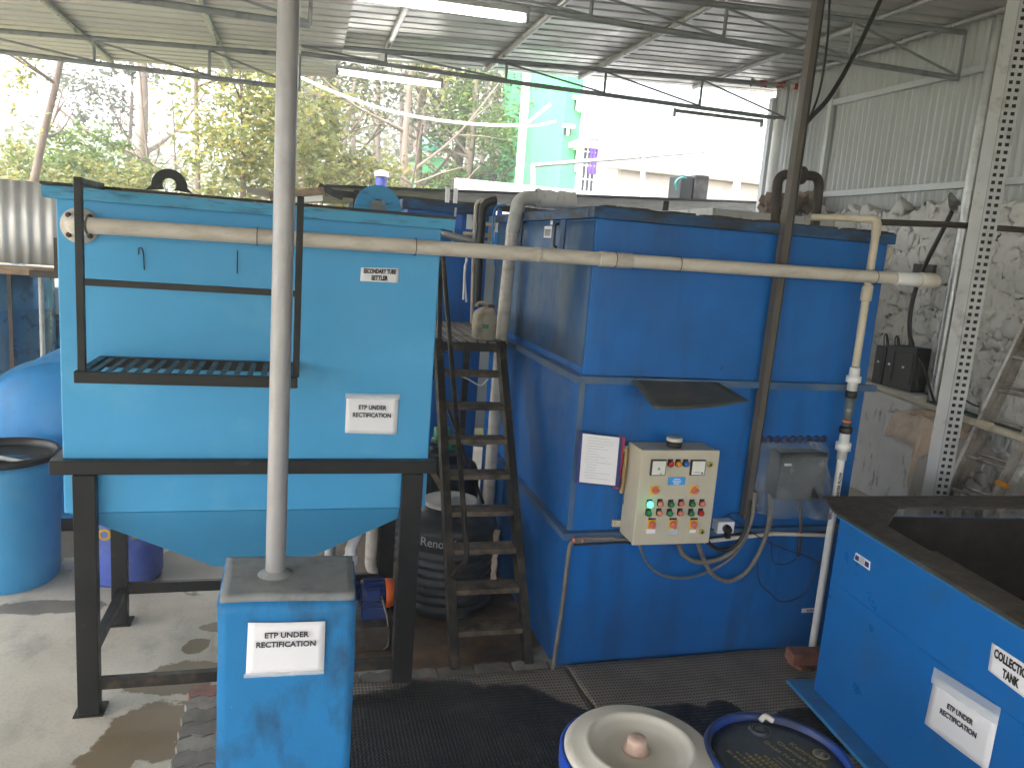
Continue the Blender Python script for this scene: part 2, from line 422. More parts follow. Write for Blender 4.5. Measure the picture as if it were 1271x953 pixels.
def floor_mat():
    t = NT('concrete_floor'); co = t.co()
    k = t.mix(t.ramp(t.noise(1.3, 7, .6, co), .3, .7), (.40, .36, .295), (.60, .55, .465))
    k = t.mix(t.ramp(t.noise(4, 7, .65, t.co((1, .6, 1), (4, 2, 0))), .5, .72, 0, .55), k, (.20, .19, .17))
    k = t.mix(t.ramp(t.noise(60, 3, .6, co), .5, .8, 0, .35), k, (.15, .14, .13))
    brown = blob_mask(t, co, [(-.66, 3.80, .2, .28), (-.8, 3.6, .14, .18), (-.62, 4.2, .22, .1), (-.4, 4.33, .4, .12), (-.55, 4.62, .07, .09), (-.42, 4.85, .12, .07), (-.28, 4.5, .08, .08), (-.9, 3.3, .3, .2)], .42, 5.5)
    grey = blob_mask(t, co, [(-.75, 5.75, .45, .38), (-.45, 6.3, .5, .5), (-1.5, 5.25, .35, .1), (-.2, 5.7, .5, .3), (-1.9, 6.4, .5, .6), (-2.2, 4.4, .4, .06)], .42, 4.2)
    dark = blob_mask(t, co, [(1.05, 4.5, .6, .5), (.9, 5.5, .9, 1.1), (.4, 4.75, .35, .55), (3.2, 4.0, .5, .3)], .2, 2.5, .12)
    k = t.mix(t.math('MULTIPLY', grey, .75), k, (.10, .085, .072))
    k = t.mix(t.math('MULTIPLY', brown, .85), k, (.13, .08, .025))
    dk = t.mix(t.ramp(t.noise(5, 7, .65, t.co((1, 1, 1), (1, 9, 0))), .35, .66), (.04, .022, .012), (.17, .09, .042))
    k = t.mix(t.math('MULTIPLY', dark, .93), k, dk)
    wet = t.math('MAXIMUM', t.math('MULTIPLY', grey, .8), t.math('MAXIMUM', brown, t.math('MULTIPLY', dark, .7)))
    puddle = blob_mask(t, co, [(-.33, 4.62, .12, .22), (-.3, 4.98, .1, .09), (-.3, 4.25, .1, .05)], .18, 3)
    wet = t.math('MAXIMUM', wet, puddle)
    r = t.math('SUBTRACT', .72, t.math('MULTIPLY', wet, .24)); r = t.math('SUBTRACT', r, t.math('MULTIPLY', puddle, .3))
    t.set(k, r); t.bump(t.math('MULTIPLY', t.noise(35, 6, .65, co), t.math('SUBTRACT', 1, wet)), .25, .006)
    return t.m


M['floor'] = floor_mat()


def mat_mat():
    t = NT('ribbed_rubber_mat'); co = t.co()
    w1 = t.n('ShaderNodeTexWave', wave_type='BANDS', bands_direction='X'); w2 = t.n('ShaderNodeTexWave', wave_type='BANDS', bands_direction='Y')
    for w, sc in ((w1, 16), (w2, 11)): w.inputs['Scale'].default_value = sc; t.l(co, w.inputs[0])
    h = t.math('MAXIMUM', w1.outputs['Fac'], w2.outputs['Fac'])
    dry = t.mix(t.ramp(t.noise(5, 6, .6, co), .3, .7), (.17, .14, .115), (.27, .235, .20))
    dry = t.mix(t.ramp(h, .35, .85), (.055, .045, .038), dry)
    wet = blob_mask(t, co, [(.75, 3.3, .92, .66), (1.95, 2.95, .62, .62), (1.2, 2.6, 1.2, .5), (2.75, 3.2, .22, .22), (3.0, 3.5, .12, .2), (2.35, 3.45, .1, .1)], .13, 3.4, .02)
    wk = t.mix(t.ramp(t.noise(7, 6, .7, t.co((1, 1, 1), (2, 5, 0))), .45, .7), (.007, .007, .007), (.028, .026, .024))
    t.set(t.mix(wet, dry, wk), t.math('SUBTRACT', .8, t.math('MULTIPLY', wet, .3))); t.bump(h, .7, .006)
    return t.m


M['mat'] = mat_mat()


def paver_mat():
    t = NT('interlocking_pavers'); g = t.n('ShaderNodeNewGeometry'); q = t.n('ShaderNodeValToRGB'); q.color_ramp.interpolation = 'CONSTANT'
    e = q.color_ramp.elements; e[0].color = (.27, .25, .225, 1); e[1].position = .35; e[1].color = (.36, .16, .115, 1); x = e.new(.68); x.color = (.19, .175, .155, 1)
    t.l(g.outputs['Random Per Island'], q.inputs[0])
    k = t.mix(t.ramp(t.noise(14, 7, .65), .4, .7, 0, .6), q.outputs[0], (.09, .08, .07))
    t.set(k, .8); t.bump(t.noise(60, 5, .6), .4, .004); return t.m


M['paver'] = paver_mat()


def stone_mat():
    t = NT('whitewashed_stone'); co = t.co()
    k = t.mix(t.ramp(t.noise(2, 7, .6, co), .3, .7), (.50, .49, .46), (.66, .65, .62))
    k = t.mix(t.ramp(t.noise(6, 9, .7, t.co((1, 1, 1), (3, 3, 3))), .54, .70, 0, .65), k, (.24, .22, .19))
    k = t.mix(t.ramp(t.noise(19, 7, .7, t.co((1, 1, 1), (1, 6, 3))), .655, .73, 0, .7), k, (.14, .125, .11))
    t.set(k, .85); t.bump(t.noise(22, 8, .7, co), .5, .012); return t.m


M['stone'] = stone_mat()

# ------------------------------------------------------------------ setting
g = MB().grid(lambda u, v: V((-300 + 600 * u, -300 + 600 * v, -.12)), 4, 4)
tag(g.build('ground', paint('earth', (.13, .12, .06), .9, var=.3, vs=.5, dirt=(.07, .10, .03), amt=.8, ds=.4), recalc=False), kind='structure')
o = MB().box(-7, 6.4, -4, 9.7, -.11, 0).build('floor', M['floor']); tag(o, kind='structure')
for p in o.data.vertices: p.co += o.location            # floor keeps world coordinates for its stains
o.location = (0, 0, 0)
tag(MB().box(4.55, 5.62, 4.9, 9.4, .0, .46).build('raised_slab', M['floor'], bevel=.01), kind='structure')


def hillfn(u, v):
    x = -260 + 460 * u; y = 62 + 110 * v
    h = 14 * math.sin(min(1, v * 1.6) * math.pi / 2) * (.45 + .7 * math.exp(-((x + 40) / 60) ** 2)) + 2.5 * mnoise.fractal(V((x * .012, y * .012, 0)), 1, 2, 5)
    return V((x, y, h - 3))


tag(MB().grid(hillfn, 60, 24).build('hills', paint('hill_woods', (.07, .095, .06), .9, var=.4, vs=.06, dirt=(.16, .15, .12), amt=.7, ds=.05), recalc=False), kind='structure')

# pavers: zigzag interlocking blocks, one surface
pv = MB(); rnd = random.Random(4)
for j in range(7):
    for i in range(20):
        x0 = -.51 + i * .225 + rnd.uniform(-.004, .004); y0 = 4.135 - (j + 1) * .115
        zz = .034 + rnd.uniform(-.004, .004); z = lambda k: .022 if k % 2 else -.002
        lo = [V((x0 + .216 * k / 4, y0 + z(k), -.02)) for k in range(5)]; hi = [V((x0 + .216 * k / 4, y0 + .108 + z(k), -.02)) for k in range(4, -1, -1)]
        e = [V((x0 + .225 * 1 - .012 + .008, y0 + .055, -.02))]
        loop = lo + e + hi + [V((x0 - .014 + .012 * ((i > 0) * 1), y0 + .055, -.02))]
        up = V((0, 0, zz + .02)); c = sum(loop, V()) / len(loop)
        top = [c + (p - c) * .955 + up for p in loop]; mid = [p + up * .86 for p in loop]
        n = len(loop); b = len(pv.v)
        pv.add(loop + mid + top, [tuple(range(2 * n, 3 * n))] + [(a, (a + 1) % n, n + (a + 1) % n, n + a) for a in range(n)] + [(n + a, n + (a + 1) % n, 2 * n + (a + 1) % n, 2 * n + a) for a in range(n)])
o = pv.build('paving', M['paver']); tag(o, kind='structure')


def rubber_mat(name, label, x0, x1, y0, y1, z, seed, skew=0):
    r = random.Random(seed)

    def fn(u, v):
        x = x0 + (x1 - x0) * u + skew * (1 - v); y = y0 + (y1 - y0) * v
        e = .014 * mnoise.noise(V((x * 3, y * 3, seed)))
        return V((x + e, y + .02 * mnoise.noise(V((x * 2.2, 7, seed))), z + .006 + .008 * mnoise.noise(V((x * 2, y * 2, seed + 4)))))
    b = MB().grid(fn, 60, 40); q = b.build(name, M['mat'], recalc=False)
    for p in q.data.vertices: p.co += q.location
    q.location = (0, 0, 0); m = q.modifiers.new('solid', 'SOLIDIFY'); m.thickness = .012; m.offset = -1
    return tag(q, label, 'floor mat')


rubber_mat('floor_mat', 'black wet rubber mat lying between the blue pedestal and the cream lidded drum', .16, 1.60, 2.1, 4.0, .047, 1, .03)
rubber_mat('floor_mat', 'dry brown grey ribbed mat along the foot of the big dark blue tank', 1.62, 3.14, 2.1, 4.03, .050, 2, .04)

# ------------------------------------------------------------------ settler tank (light blue, on a black stand)
st = thing('settler_tank', 'light sky blue hopper tank on black steel legs with a hanging cage platform', 'tank', (-.19, 4.45, 0))
X0, X1, Y0, Y1 = -1.085, .70, 4.04, 4.96
b = MB()
b.box(X0, X1, Y0, Y1, 1.06, 2.575)
b.build('tank_wall', M['sky_blue'], st, bevel=.006)
hp = MB().frustum([(-.42, 4.36, .62), (.02, 4.36, .62), (.02, 4.64, .62), (-.42, 4.64, .62)], [(X0 + .02, Y0 + .004, 1.058), (X1 - .02, Y0 + .004, 1.058), (X1 - .02, Y1 - .004, 1.058), (X0 + .02, Y1 - .004, 1.058)])
hp.build('hopper', M['sky_blue'], st)
rm = MB()
rm.box(X0 - .045, X1 + .06, Y0 - .05, Y0 - .003, 2.57, 2.625); rm.box(X0 - .045, X1 + .06, Y1 + .003, Y1 + .05, 2.57, 2.625)
rm.box(X0 - .045, X0 - .003, Y0 - .003, Y1 + .003, 2.57, 2.625); rm.box(X1 + .003, X1 + .06, Y0 - .003, Y1 + .003, 2.57, 2.625)
rim = rm.build('rim', M['sky_blue_dirty'], st, bevel=.003)
rp = MB(); rp.box(X0 - .05, X1 + .064, Y0 - .056, Y0 - .01, 2.627, 2.640); rp.box(X0 - .05, X0 - .01, Y0 - .01, Y1 + .05, 2.627, 2.640)
rp.build('rim_cap', M['black_steel'], rim)


def lug(cx, y, z, R, r, mat, par, t=.016):
    b = MB(); n = 20; lo = []
    outer = [V((cx - R * 1.35, y, z)), V((cx - R * 1.02, y, z + R * .30))] + [V((cx + R * math.cos(a), y, z + R * .35 + R * math.sin(a))) for a in [math.pi * (1 - i / n) for i in range(n + 1)]] + [V((cx + R * 1.02, y, z + R * .30)), V((cx + R * 1.35, y, z))]
    m = len(outer); inner = [V((cx + r * math.cos(a), y, z + R * .42 + r * math.sin(a))) for a in [math.pi * (1.25 - 1.5 * i / (m - 1)) for i in range(m)]]
    fs = []; vs = outer + inner; off = V((0, t, 0)); vs2 = vs + [p + off for p in vs]; N = 2 * m
    for i in range(m - 1): fs += [(i, i + 1, m + i + 1, m + i), (N + i, N + m + i, N + m + i + 1, N + i + 1), (i, N + i, N + i + 1, i + 1), (m + i, m + i + 1, N + m + i + 1, N + m + i)]
    fs += [(0, m, N + m, N), (m - 1, N + m - 1, N + 2 * m - 1, 2 * m - 1), (m, 2 * m - 1, N + 2 * m - 1, N + m)]
    b.add(vs2, fs); return b.build('lifting_lug', mat, par, bevel=.002)


lug(-.60, Y0 - .04, 2.64, .078, .030, M['black_steel'], st)
lg = lug(.455, Y1 + .02, 2.63, .145, .05, M['sky_blue_dirty'], st, .02); lg['label'] = 'blue lifting lug'
fr = MB()
fr.box(-1.13, .735, 3.985, 4.038, 1.272, 1.342); fr.box(-1.13, .735, 4.962, 5.015, 1.272, 1.342)
fr.box(-1.13, -1.087, 4.038, 4.962, 1.272, 1.342); fr.box(.702, .735, 4.038, 4.962, 1.272, 1.342)
fr.build('support_beam', M['black_steel'], st, bevel=.004)
LEGS = [(-1.03, -.93, 3.985, 4.036), (.558, .668, 3.985, 4.036), (-1.075, -.985, 4.965, 5.02), (.56, .66, 4.965, 5.02)]
for x0, x1, y0, y1 in LEGS:
    b = MB(); ya = 3.975 if y0 < 4.5 else 4.93
    b.box(x0, x1, ya, ya + .062, 0, 1.271); b.box(x0, x0 + .012, ya + .062, ya + .1, 0, 1.05)
    lgp = b.build('leg', M['black_steel'], st, bevel=.003)
    MB().box(x0 - .02, x1 + .02, ya - .015, ya + .115, 0, .008).build('foot_plate', M['stair_steel'], lgp)
br = MB()
br.box(-.93, .558, 3.99, 4.03, .13, .19); br.build('brace', M['stair_steel'], st, bevel=.003)
MB().box(-.985, .56, 4.95, 4.985, .20, .27).build('brace', M['black_steel'], st, bevel=.003)
MB().box(-1.04, -.99, 4.08, 4.93, .20, .25).build('brace', M['black_steel'], st, bevel=.003)
MB().box(.60, .65, 4.08, 4.93, .20, .25).build('brace', M['black_steel'], st, bevel=.003)
# hanging cage platform
pf = MB()
Yp = 3.60
pf.box(-.915, .0, Yp - .01, Yp + .02, 1.80, 1.85); pf.box(-.915, -.88, Yp + .02, 4.036, 1.80, 1.85); pf.box(-.035, .0, Yp + .02, 4.036, 1.80, 1.85); pf.box(-.88, -.035, 4.0, 4.036, 1.80, 1.85)
plat = pf.build('hanging_platform', M['black_steel'], st, bevel=.003)
gr = MB()
for k in range(15):
    x = -.865 + k * .0585
    gr.box(x, x + .024, Yp + .021, 3.999, 1.838, 1.846)
gr.build('grating', M['grating'], plat)
for x in (-.90, -.022):
    pp = MB().box(x, x + .03, Yp - .008, Yp + .022, 1.851, 2.655); pp.bar((x + .015, Yp + .02, 2.638), (x + .015, Y0 - .055, 2.638), .03, .03); pp.build('post', M['black_steel'], plat, bevel=.002)
MB().box(-.87, -.022, Yp - .004, Yp + .018, 2.215, 2.243).build('rail', M['black_steel'], plat, bevel=.002)
# small weld hooks and scratches on the front
for x, z, h in ((-.30, 2.28, .11), (-.87, 2.3, .0)):
    if h: MB().box(x, x + .004, Y0 - .008, Y0 - .001, z, z + h).build('weld_scar', M['black_steel'], st)
MB().tube(cr([(-.74, Y0 - .004, 2.34), (-.735, Y0 - .02, 2.37), (-.72, Y0 - .012, 2.36), (-.715, Y0 - .006, 2.27)]), .003, 5).build('wire_hook', M['cable'], st)


# ------------------------------------------------------------------ papers
def paper(name, label, cat, corners, lines, size, ink='ink', bold=.028, tape=None, bulge=.004, width=None, mat='paper', gap=None, shift=0.):
    """corners tl, tr, br, bl on their surface; lines of writing"""
    tl, tr, brr, bl = [V(c) for c in corners]
    nd = (tr - tl).cross(tl - bl).normalized()

    def fn(u, v):
        p = bl.lerp(brr, u).lerp(tl.lerp(tr, u), v)
        return p + nd * (.003 + bulge * (math.sin(u * math.pi) * .6 + .7 * max(0, u - .8) + .5 * max(0, .2 - v) * 3 * (.4 + u)))
    o = MB().grid(fn, 10, 8).build(name, M[mat], recalc=False); md = o.modifiers.new('solid', 'SOLIDIFY'); md.thickness = .0008
    tag(o, label, cat)
    c = (tl + tr + brr + bl) / 4; xd = (tr - tl + brr - bl); yd = (tl - bl + tr - brr)
    H = yd.length / 2; gap = gap or size * 1.25
    for i, s in enumerate(lines):
        text(s, size, c + yd.normalized() * ((len(lines) - 1) / 2 - i) * gap + yd.normalized() * shift + nd * (bulge + .0055), xd, yd, M[ink], o, 'lettering', bold, width[i] if width else None)
    if tape:
        for (a0, a1, b0, b1) in tape:
            q = lambda u, v: bl.lerp(brr, u).lerp(tl.lerp(tr, u), v) if v <= 1 else bl.lerp(brr, u).lerp(tl.lerp(tr, u), v)
            MB().grid(lambda u, v: q(a0 + (a1 - a0) * u, b0 + (b1 - b0) * v) + nd * (.0045 + bulge * .8 + .004 * mnoise.noise(V((u * 9, v * 5, a0)))), 10, 3).build('tape', M['tape'], o, recalc=False)
    return o


yq = Y0 - .001
ps = lambda l: [at(px, py, y=yq) for px, py in l]
paper('paper_notice', 'white landscape notice taped to the light blue settler tank', 'notice', ps([(430, 491), (495, 492), (492, 539), (428, 537)]), ['ETP UNDER', 'RECTIFICATION'], .033, tape=[(-.02, 1.02, .93, 1.07)], width=[.145, .2], shift=.02)
paper('tank_name_label', 'small white name label stuck high on the light blue settler tank', 'label', ps([(448, 332), (495, 333), (494, 351), (447, 349)]), ['SECONDARY TUBE', 'SETTLER'], .032, 'ink_black', .05, bulge=.001, width=[.165, .085], gap=.034)

# ------------------------------------------------------------------ pedestal and pole
pd = thing('concrete_pedestal', 'blue painted concrete pedestal block carrying the silver pole', 'pedestal', (-.012, 3.1, 0))
bx = [(-.268, 2.905), (.248, 2.885), (.262, 3.27), (-.275, 3.3)]


def rough_block(loop, z0, z1, amp, seed, nu=14, nv=20):
    b = MB(); loop = [V((*p, 0)) for p in loop]

    def wob(p):
        return p + V((mnoise.noise(p * 4 + V((seed, 0, 0))), mnoise.noise(p * 4 + V((0, seed, 0))), mnoise.noise(p * 4 + V((0, 0, seed))))) * amp
    for i in range(4):
        a, c = loop[i], loop[(i + 1) % 4]
        b.grid(lambda u, v: wob(a.lerp(c, u) + V((0, 0, z0 + (z1 - z0) * v))), nu, nv)
    b.grid(lambda u, v: wob(loop[0].lerp(loop[1], u).lerp(loop[3].lerp(loop[2], u), v) + V((0, 0, z1))), nu, nu)
    return b


pb = rough_block(bx, 0, 1.095, .006, 3); o = pb.build('pedestal_body', M['pedestal'], pd, bevel=0)
bm = bmesh.new(); bm.from_mesh(o.data); bmesh.ops.remove_doubles(bm, verts=bm.verts, dist=.0005); bm.to_mesh(o.data); bm.free()
tp = rough_block([(-.258, 2.912), (.24, 2.893), (.254, 3.262), (-.266, 3.292)], 1.08, 1.122, .005, 3, 16, 2); o = tp.build('concrete_top', M['concrete_grey'], pd)
bm = bmesh.new(); bm.from_mesh(o.data); bmesh.ops.remove_doubles(bm, verts=bm.verts, dist=.0005); bm.to_mesh(o.data); bm.free()
pl = thing('steel_pole', 'tall silver painted round pole standing on the blue pedestal', 'pole', (-.065, 3.1, 1.122))
MB().tube([(-.065, 3.1, 1.11), (-.065, 3.1, 2.6), (-.066, 3.1, 4.33)], .0395, 24).build('pole_shaft', M['silver'], pl)
MB().lathe([(.075, 0), (.068, .010), (.045, .022), (.041, .026)], (-.065, 3.1, 1.116), n=20).build('mortar_collar', M['concrete_grey'], pl)
P0, PN = V((-.26, 2.897, 1)), V((-.038, -1, 0)).normalized()
pq = lambda l: [at(px, py, p=P0, n=PN) for px, py in l]
paper('paper_notice', 'white landscape notice taped low on the front of the blue pedestal', 'notice', pq([(308, 772), (404, 770), (402, 833), (305, 838)]), ['ETP UNDER', 'RECTIFICATION'], .031, tape=[(-.02, 1.0, -.02, .06)], width=[.165, .222], bulge=.008, shift=.04)

# ------------------------------------------------------------------ long pvc pipe
pp = thing('pvc_pipe', 'long ivory pvc pipe running level across the front of both tanks', 'pipe', (1.3, 3.92, 2.4))
yz = lambda x: (3.905, 2.46 + .0085 * (x + 1))
fl = MB().lathe([(.082, 0), (.082, .016), (.05, .018), (.046, .05)], (-.985, Y0 - .003, 2.455), (0, -1, 0), 32)
fl.tube(elbow((-.985, 4.0, 2.455), (-.985, 3.905, 2.458), (-.8, 3.905, 2.46), .06), .044, 16)
flo = fl.build('flange', M['pvc'], pp)
for a in (45, 135, 225, 315):
    MB().lathe([(.013, 0), (.013, .009), (.008, .012), (.008, .018)], (-.985 + .063 * math.cos(R_(a)), Y0 - .019, 2.455 + .063 * math.sin(R_(a))), (0, -1, 0), 6, smooth=False).build('bolt', M['rust'], flo)
MB().tube([(x, *yz(x)) for x in (-.92, .0, .9, 1.8, 2.7, 3.62)], .037, 18).build('pipe_run', M['pvc'], pp)
for x0, x1, r, nm in ((1.18, 1.21, .0385, 'joint_ring'), (1.53, 1.72, .041, 'coupling'), (3.43, 3.60, .042, 'coupling'), (3.60, 3.73, .046, 'end_cap')):
    MB().lathe([(r - .002, 0), (r, .003), (r, x1 - x0 - .003), (r - .004, x1 - x0)], (x0, *yz(x0)), (1, 0, .0085), 20).build(nm, M['pvc_white'] if (nm == 'coupling' and x0 > 3) else M['pvc'], pp)
for x in (-.2, .55, 1.62, 2.0, 3.28):
    MB().tube(cr([(x, 3.905 + .043 * math.cos(t), yz(x)[1] + .043 * math.sin(t)) for t in [i * .7 for i in range(10)]], 3), .0022, 5).build('binding_wire', M['rust'], pp)

# ------------------------------------------------------------------ big dark blue tank
bt = thing('process_tank', 'big dark blue welded tank of three stacked tiers behind the control panel', 'tank', (2.5, 5.1, 0))
BX0, BX1, BY0, BY1 = 1.56, 3.48, 4.065, 6.3
for i, (z0, z1) in enumerate(((0, .882), (.892, 1.812), (1.822, 2.70))):
    MB().box(BX0, BX1, BY0, BY1, z0, z1).build('tank_tier', M['tank_blue'], bt, bevel=.006)
tl_ = MB().grid(lambda u, v: V((BX0 - .003, BY0 + .01 + (BY1 - BY0 - .02) * u, 1.87 + .82 * v)), 4, 4).build('stained_side', M['tank_blue_dirty'], bt, recalc=False, solid=.003)
for z in (.882, 1.812):
    b = MB(); e = .045
    b.box(BX0 - e, BX1 + e, BY0 - e, BY0 - .002, z, z + .012); b.box(BX0 - e, BX0 - .002, BY0 - .002, BY1, z, z + .012)
    b.box(BX0 - e, BX1 + e, BY0 - e, BY0 - e + .006, z - .028, z - .001); b.box(BX0 - e, BX0 - e + .006, BY0 - .04, BY1, z - .028, z - .001)
    b.build('flange', M['tank_blue_dirty'], bt)
b = MB(); e = .03
b.box(BX0 - e, BX1 + e, BY0 - e, BY0 + .06, 2.70, 2.762); b.box(BX0 - e, BX0 + .06, BY0 + .06, BY1, 2.70, 2.762); b.box(BX1 - .06, BX1 + e, BY0 + .06, BY1, 2.70, 2.762); b.box(BX0 + .06, BX1 - .06, BY1 - .06, BY1, 2.70, 2.762)
b.build('rim', M['tank_rim'], bt, bevel=.004)
b = MB(); rnd = random.Random(8)
for k in range(46):
    x = BX0 + rnd.random() * 1.9; w = rnd.uniform(.03, .16); b.box(x, x + w, BY0 - .025 + rnd.uniform(0, .03), BY0 + .05, 2.763, 2.763 + rnd.uniform(.003, .012))
tag(b.build('rim_debris', M['rim_brown'], bt), kind='stuff')
MB().box(BX0 - .012, BX0 + .02, BY0 - .012, BY0 - .001, .90, 1.78).build('corner_angle', M['tank_blue_dirty'], bt)
MB().box(BX0 + .02, BX1, BY0 - .004, BY0 - .001, 1.335, 1.341).build('weld_seam', M['tank_blue'], bt)
for y, z in ((4.60, 2.60), (5.57, 2.61)):
    pl_ = MB().box(BX0 - .012, BX0 - .003, y - .04, y + .04, z - .16, z + .12).build('handle_plate', M['tank_rim'], bt)
    MB().tube(elbow((BX0 - .01, y, z + .07), (BX0 - .06, y, z + .07), (BX0 - .06, y, z - .07), .02) + elbow((BX0 - .06, y, z + .07), (BX0 - .06, y, z - .07), (BX0 - .01, y, z - .07), .02), .008, 8).build('handle', M['black_steel'], pl_)
# bent rusty plate
a = [at(px, py, y=BY0 - .003) for px, py in ((780, 467), (884, 471))]
c = [at(930, 497, y=3.74), at(812, 507, y=3.74)]
b = MB().grid(lambda u, v: a[0].lerp(a[1], u).lerp(c[1].lerp(c[0], u), v) + V((0, 0, -.02 * math.sin(u * 3) * v)), 10, 8)
b.build('rusty_canopy', M['rust_plate'], bt, recalc=False, solid=.006)
tag(b and bpy.data.objects['rusty_canopy'], 'bent rusty plate')
for px0, py0, w, h in ((680, 288, .16, .075), (685, 274, .05, .05)):
    p = at(px0, py0, x=BX0 - .006)
    q = MB().box(p.x - .001, p.x, p.y - w / 2, p.y + w / 2, p.z - h / 2, p.z + h / 2).build('sticker', M['paper'], bt)
    if w > .1: text('||||||||||', .05, p + V((-.002, 0, 0)), (0, -1, 0), UP, M['ink'], bt, 'sticker_print', 0)
p = at(1007, 757, y=BY0 - .002)
q = MB().box(p.x - .075, p.x + .078, p.y - .001, p.y, p.z - .014, p.z + .016).build('sticker', M['paper'], bt)
text('FLOW METER', .02, p + V((0.01, -.003, 0)), (1, 0, 0), UP, M['ink_black'], bt, 'sticker_print', .03, width=.095)
# U shaped rusty vent pipe on the rim
ub = thing('vent_pipe', 'rusty upside down U pipe standing on the back of the big blue tank', 'pipe', (3.25, 4.9, 2.75))
s = 4.9 / 5.2; k = lambda x, z: V((x * s, 4.9, 2.5 + (z - 2.5) * s))
A, B_, C_, D_ = k(3.43, 2.72), k(3.39, 3.19), k(3.75, 3.21), k(3.77, 2.72)
MB().tube([A] + elbow(A, B_, C_, .08) + elbow(B_, C_, D_, .08) + [D_], .034, 14).build('bent_pipe', M['rust'], ub)
mid = (B_ + C_) / 2
MB().lathe([(.04, -.035), (.062, -.03), (.066, 0), (.062, .03), (.04, .035)], mid, (1, 0, .02), 16).build('union_joint', M['rust'], ub)

# second tank behind, filter pipes
t3 = thing('rear_tank', 'smaller blue tank behind the stair platform with thin pipes on its face', 'tank', (1.22, 7.2, 0))
MB().box(.85, 1.555, 6.62, 7.8, 0, 2.78).build('tank_wall', M['tank_blue'], t3, bevel=.005)
b = MB(); b.box(.80, 1.6, 6.57, 6.61, 2.76, 2.84); b.box(.80, .845, 6.61, 7.8, 2.76, 2.84); b.build('rim', M['tank_rim'], t3)
for px, py, c, w, h in ((560, 276, 'paper', .05, .07), (569, 275, 'lampblue', .06, .12), (583, 275, 'paper', .055, .13), (596, 272, 'paper', .03, .07)):
    p = at(px, py, y=6.615); MB().box(p.x - w / 2, p.x + w / 2, 6.612, 6.617, p.z - h / 2, p.z + h / 2).build('sticker', M[c], t3)
pk = lambda px, py, y=6.5: at(px, py, y=y)
tf = thing('filter_pipework', 'grey and white filter pipework fixed to the rear blue tank', 'pipework', pk(590, 300))
MB().tube([pk(540, 287), pk(560, 293), pk(632, 311)], .032, 12).build('header_pipe', M['galv'], tf)
MB().tube([pk(566, 258), pk(562, 300)], .01, 8).build('riser', M['pvc_grey'], tf)
MB().tube([pk(600, 249)] + elbow(pk(600, 249), pk(591, 249), pk(588, 300), .06) + [pk(588, 306), pk(585, 420)], .016, 10).build('riser', M['pvc_beige'], tf)
for px, py in ((582, 290), (606, 278), (606, 292), (622, 279)):
    MB().tube([pk(px - 7, py), pk(px + 8, py + 1)], .017, 8).build('valve', M['pvc_beige'], tf)
MB().tube([pk(575, 372), pk(577, 330), pk(580, 322)], .009, 6).build('hose', M['pvc_white'], tf)
MB().tube(cr([pk(579, 375), pk(577, 345), pk(579, 320)]), .009, 6).build('hose', M['pvc_white'], tf)
bp = thing('black_pipe', 'black bent pipe rising from the stair platform by the rear tank', 'pipe', pk(592, 372, 6.3))
MB().tube([pk(592, 380, 6.35), pk(596, 300, 6.35)] + elbow(pk(596, 300, 6.35), pk(600, 250, 6.35), pk(618, 249, 6.35), .09) + [pk(616, 249, 6.35)], .034, 12).build('bent_pipe', M['rubber'], bp)
bh = thing('blue_hose', 'thin bright blue hose looping over the rear tank pipework', 'hose', pk(612, 255, 6.3))
MB().tube(cr([pk(628, 254, 6.3), pk(616, 257, 6.3), pk(612, 272, 6.3), pk(612, 305, 6.3), pk(614, 330, 6.3)]), .008, 6).build('hose_line', M['bluehose'], bh)
gp = thing('drain_pipe', 'tall grey pvc pipe with elbow going down beside the stair', 'pipe', (1.42, 5.5, 0))
gpx = [at(668, 246, y=5.5), at(644, 246, y=5.5), at(637, 262, y=5.5)]
g2 = at(622, 420, y=5.5); g3 = at(606, 620, y=5.5)
MB().tube([gpx[0] + V((.04, .0, 0))] + elbow(gpx[0], gpx[1] + V((.0, 0, .0)), g2, .07) + [at(636, 290, y=5.5)], .052, 14).build('upper_elbow', M['pvc_grey'], gp)
MB().tube([at(636, 288, y=5.5), g2, g3, g3 + V((-.02, 0, -g3.z + .02))], .046, 14).build('lower_pipe', M['pvc'], gp)
b = MB(); b.grid(lambda u, v: gpx[0] + V((-.02 + .3 * u, .05 * math.cos(v * 6.28) * (1.1 + .3 * mnoise.noise(V((u * 7, v * 6, 1)))), .062 * math.sin(v * 6.28) * (1.05 + .35 * mnoise.noise(V((u * 7, v * 6, 3)))))), 16, 14)
tag(b.build('rag', M['plinth'], recalc=False), 'dirty pale rag wrapped round the top of the grey drain pipe', 'rag')
# spray bottle
bo = thing('spray_bottle', 'white cleaner bottle with blue cap standing among the rear tank pipes', 'bottle', pk(617, 311, 6.33))
c0 = pk(617, 310, 6.33)
MB().lathe([(.055, 0), (.06, .02), (.058, .13), (.03, .21), (.018, .25)], c0, n=16, sx=.7).build('bottle_body', M['pvc_white'], bo)
MB().lathe([(.02, .25), (.024, .26), (.024, .30), (.012, .33)], c0, n=10).build('cap', M['lampblue'], bo)
MB().box(c0.x - .045, c0.x + .045, c0.y - .062, c0.y - .058, c0.z + .04, c0.z + .14).build('bottle_label', M['sticker'], bo)

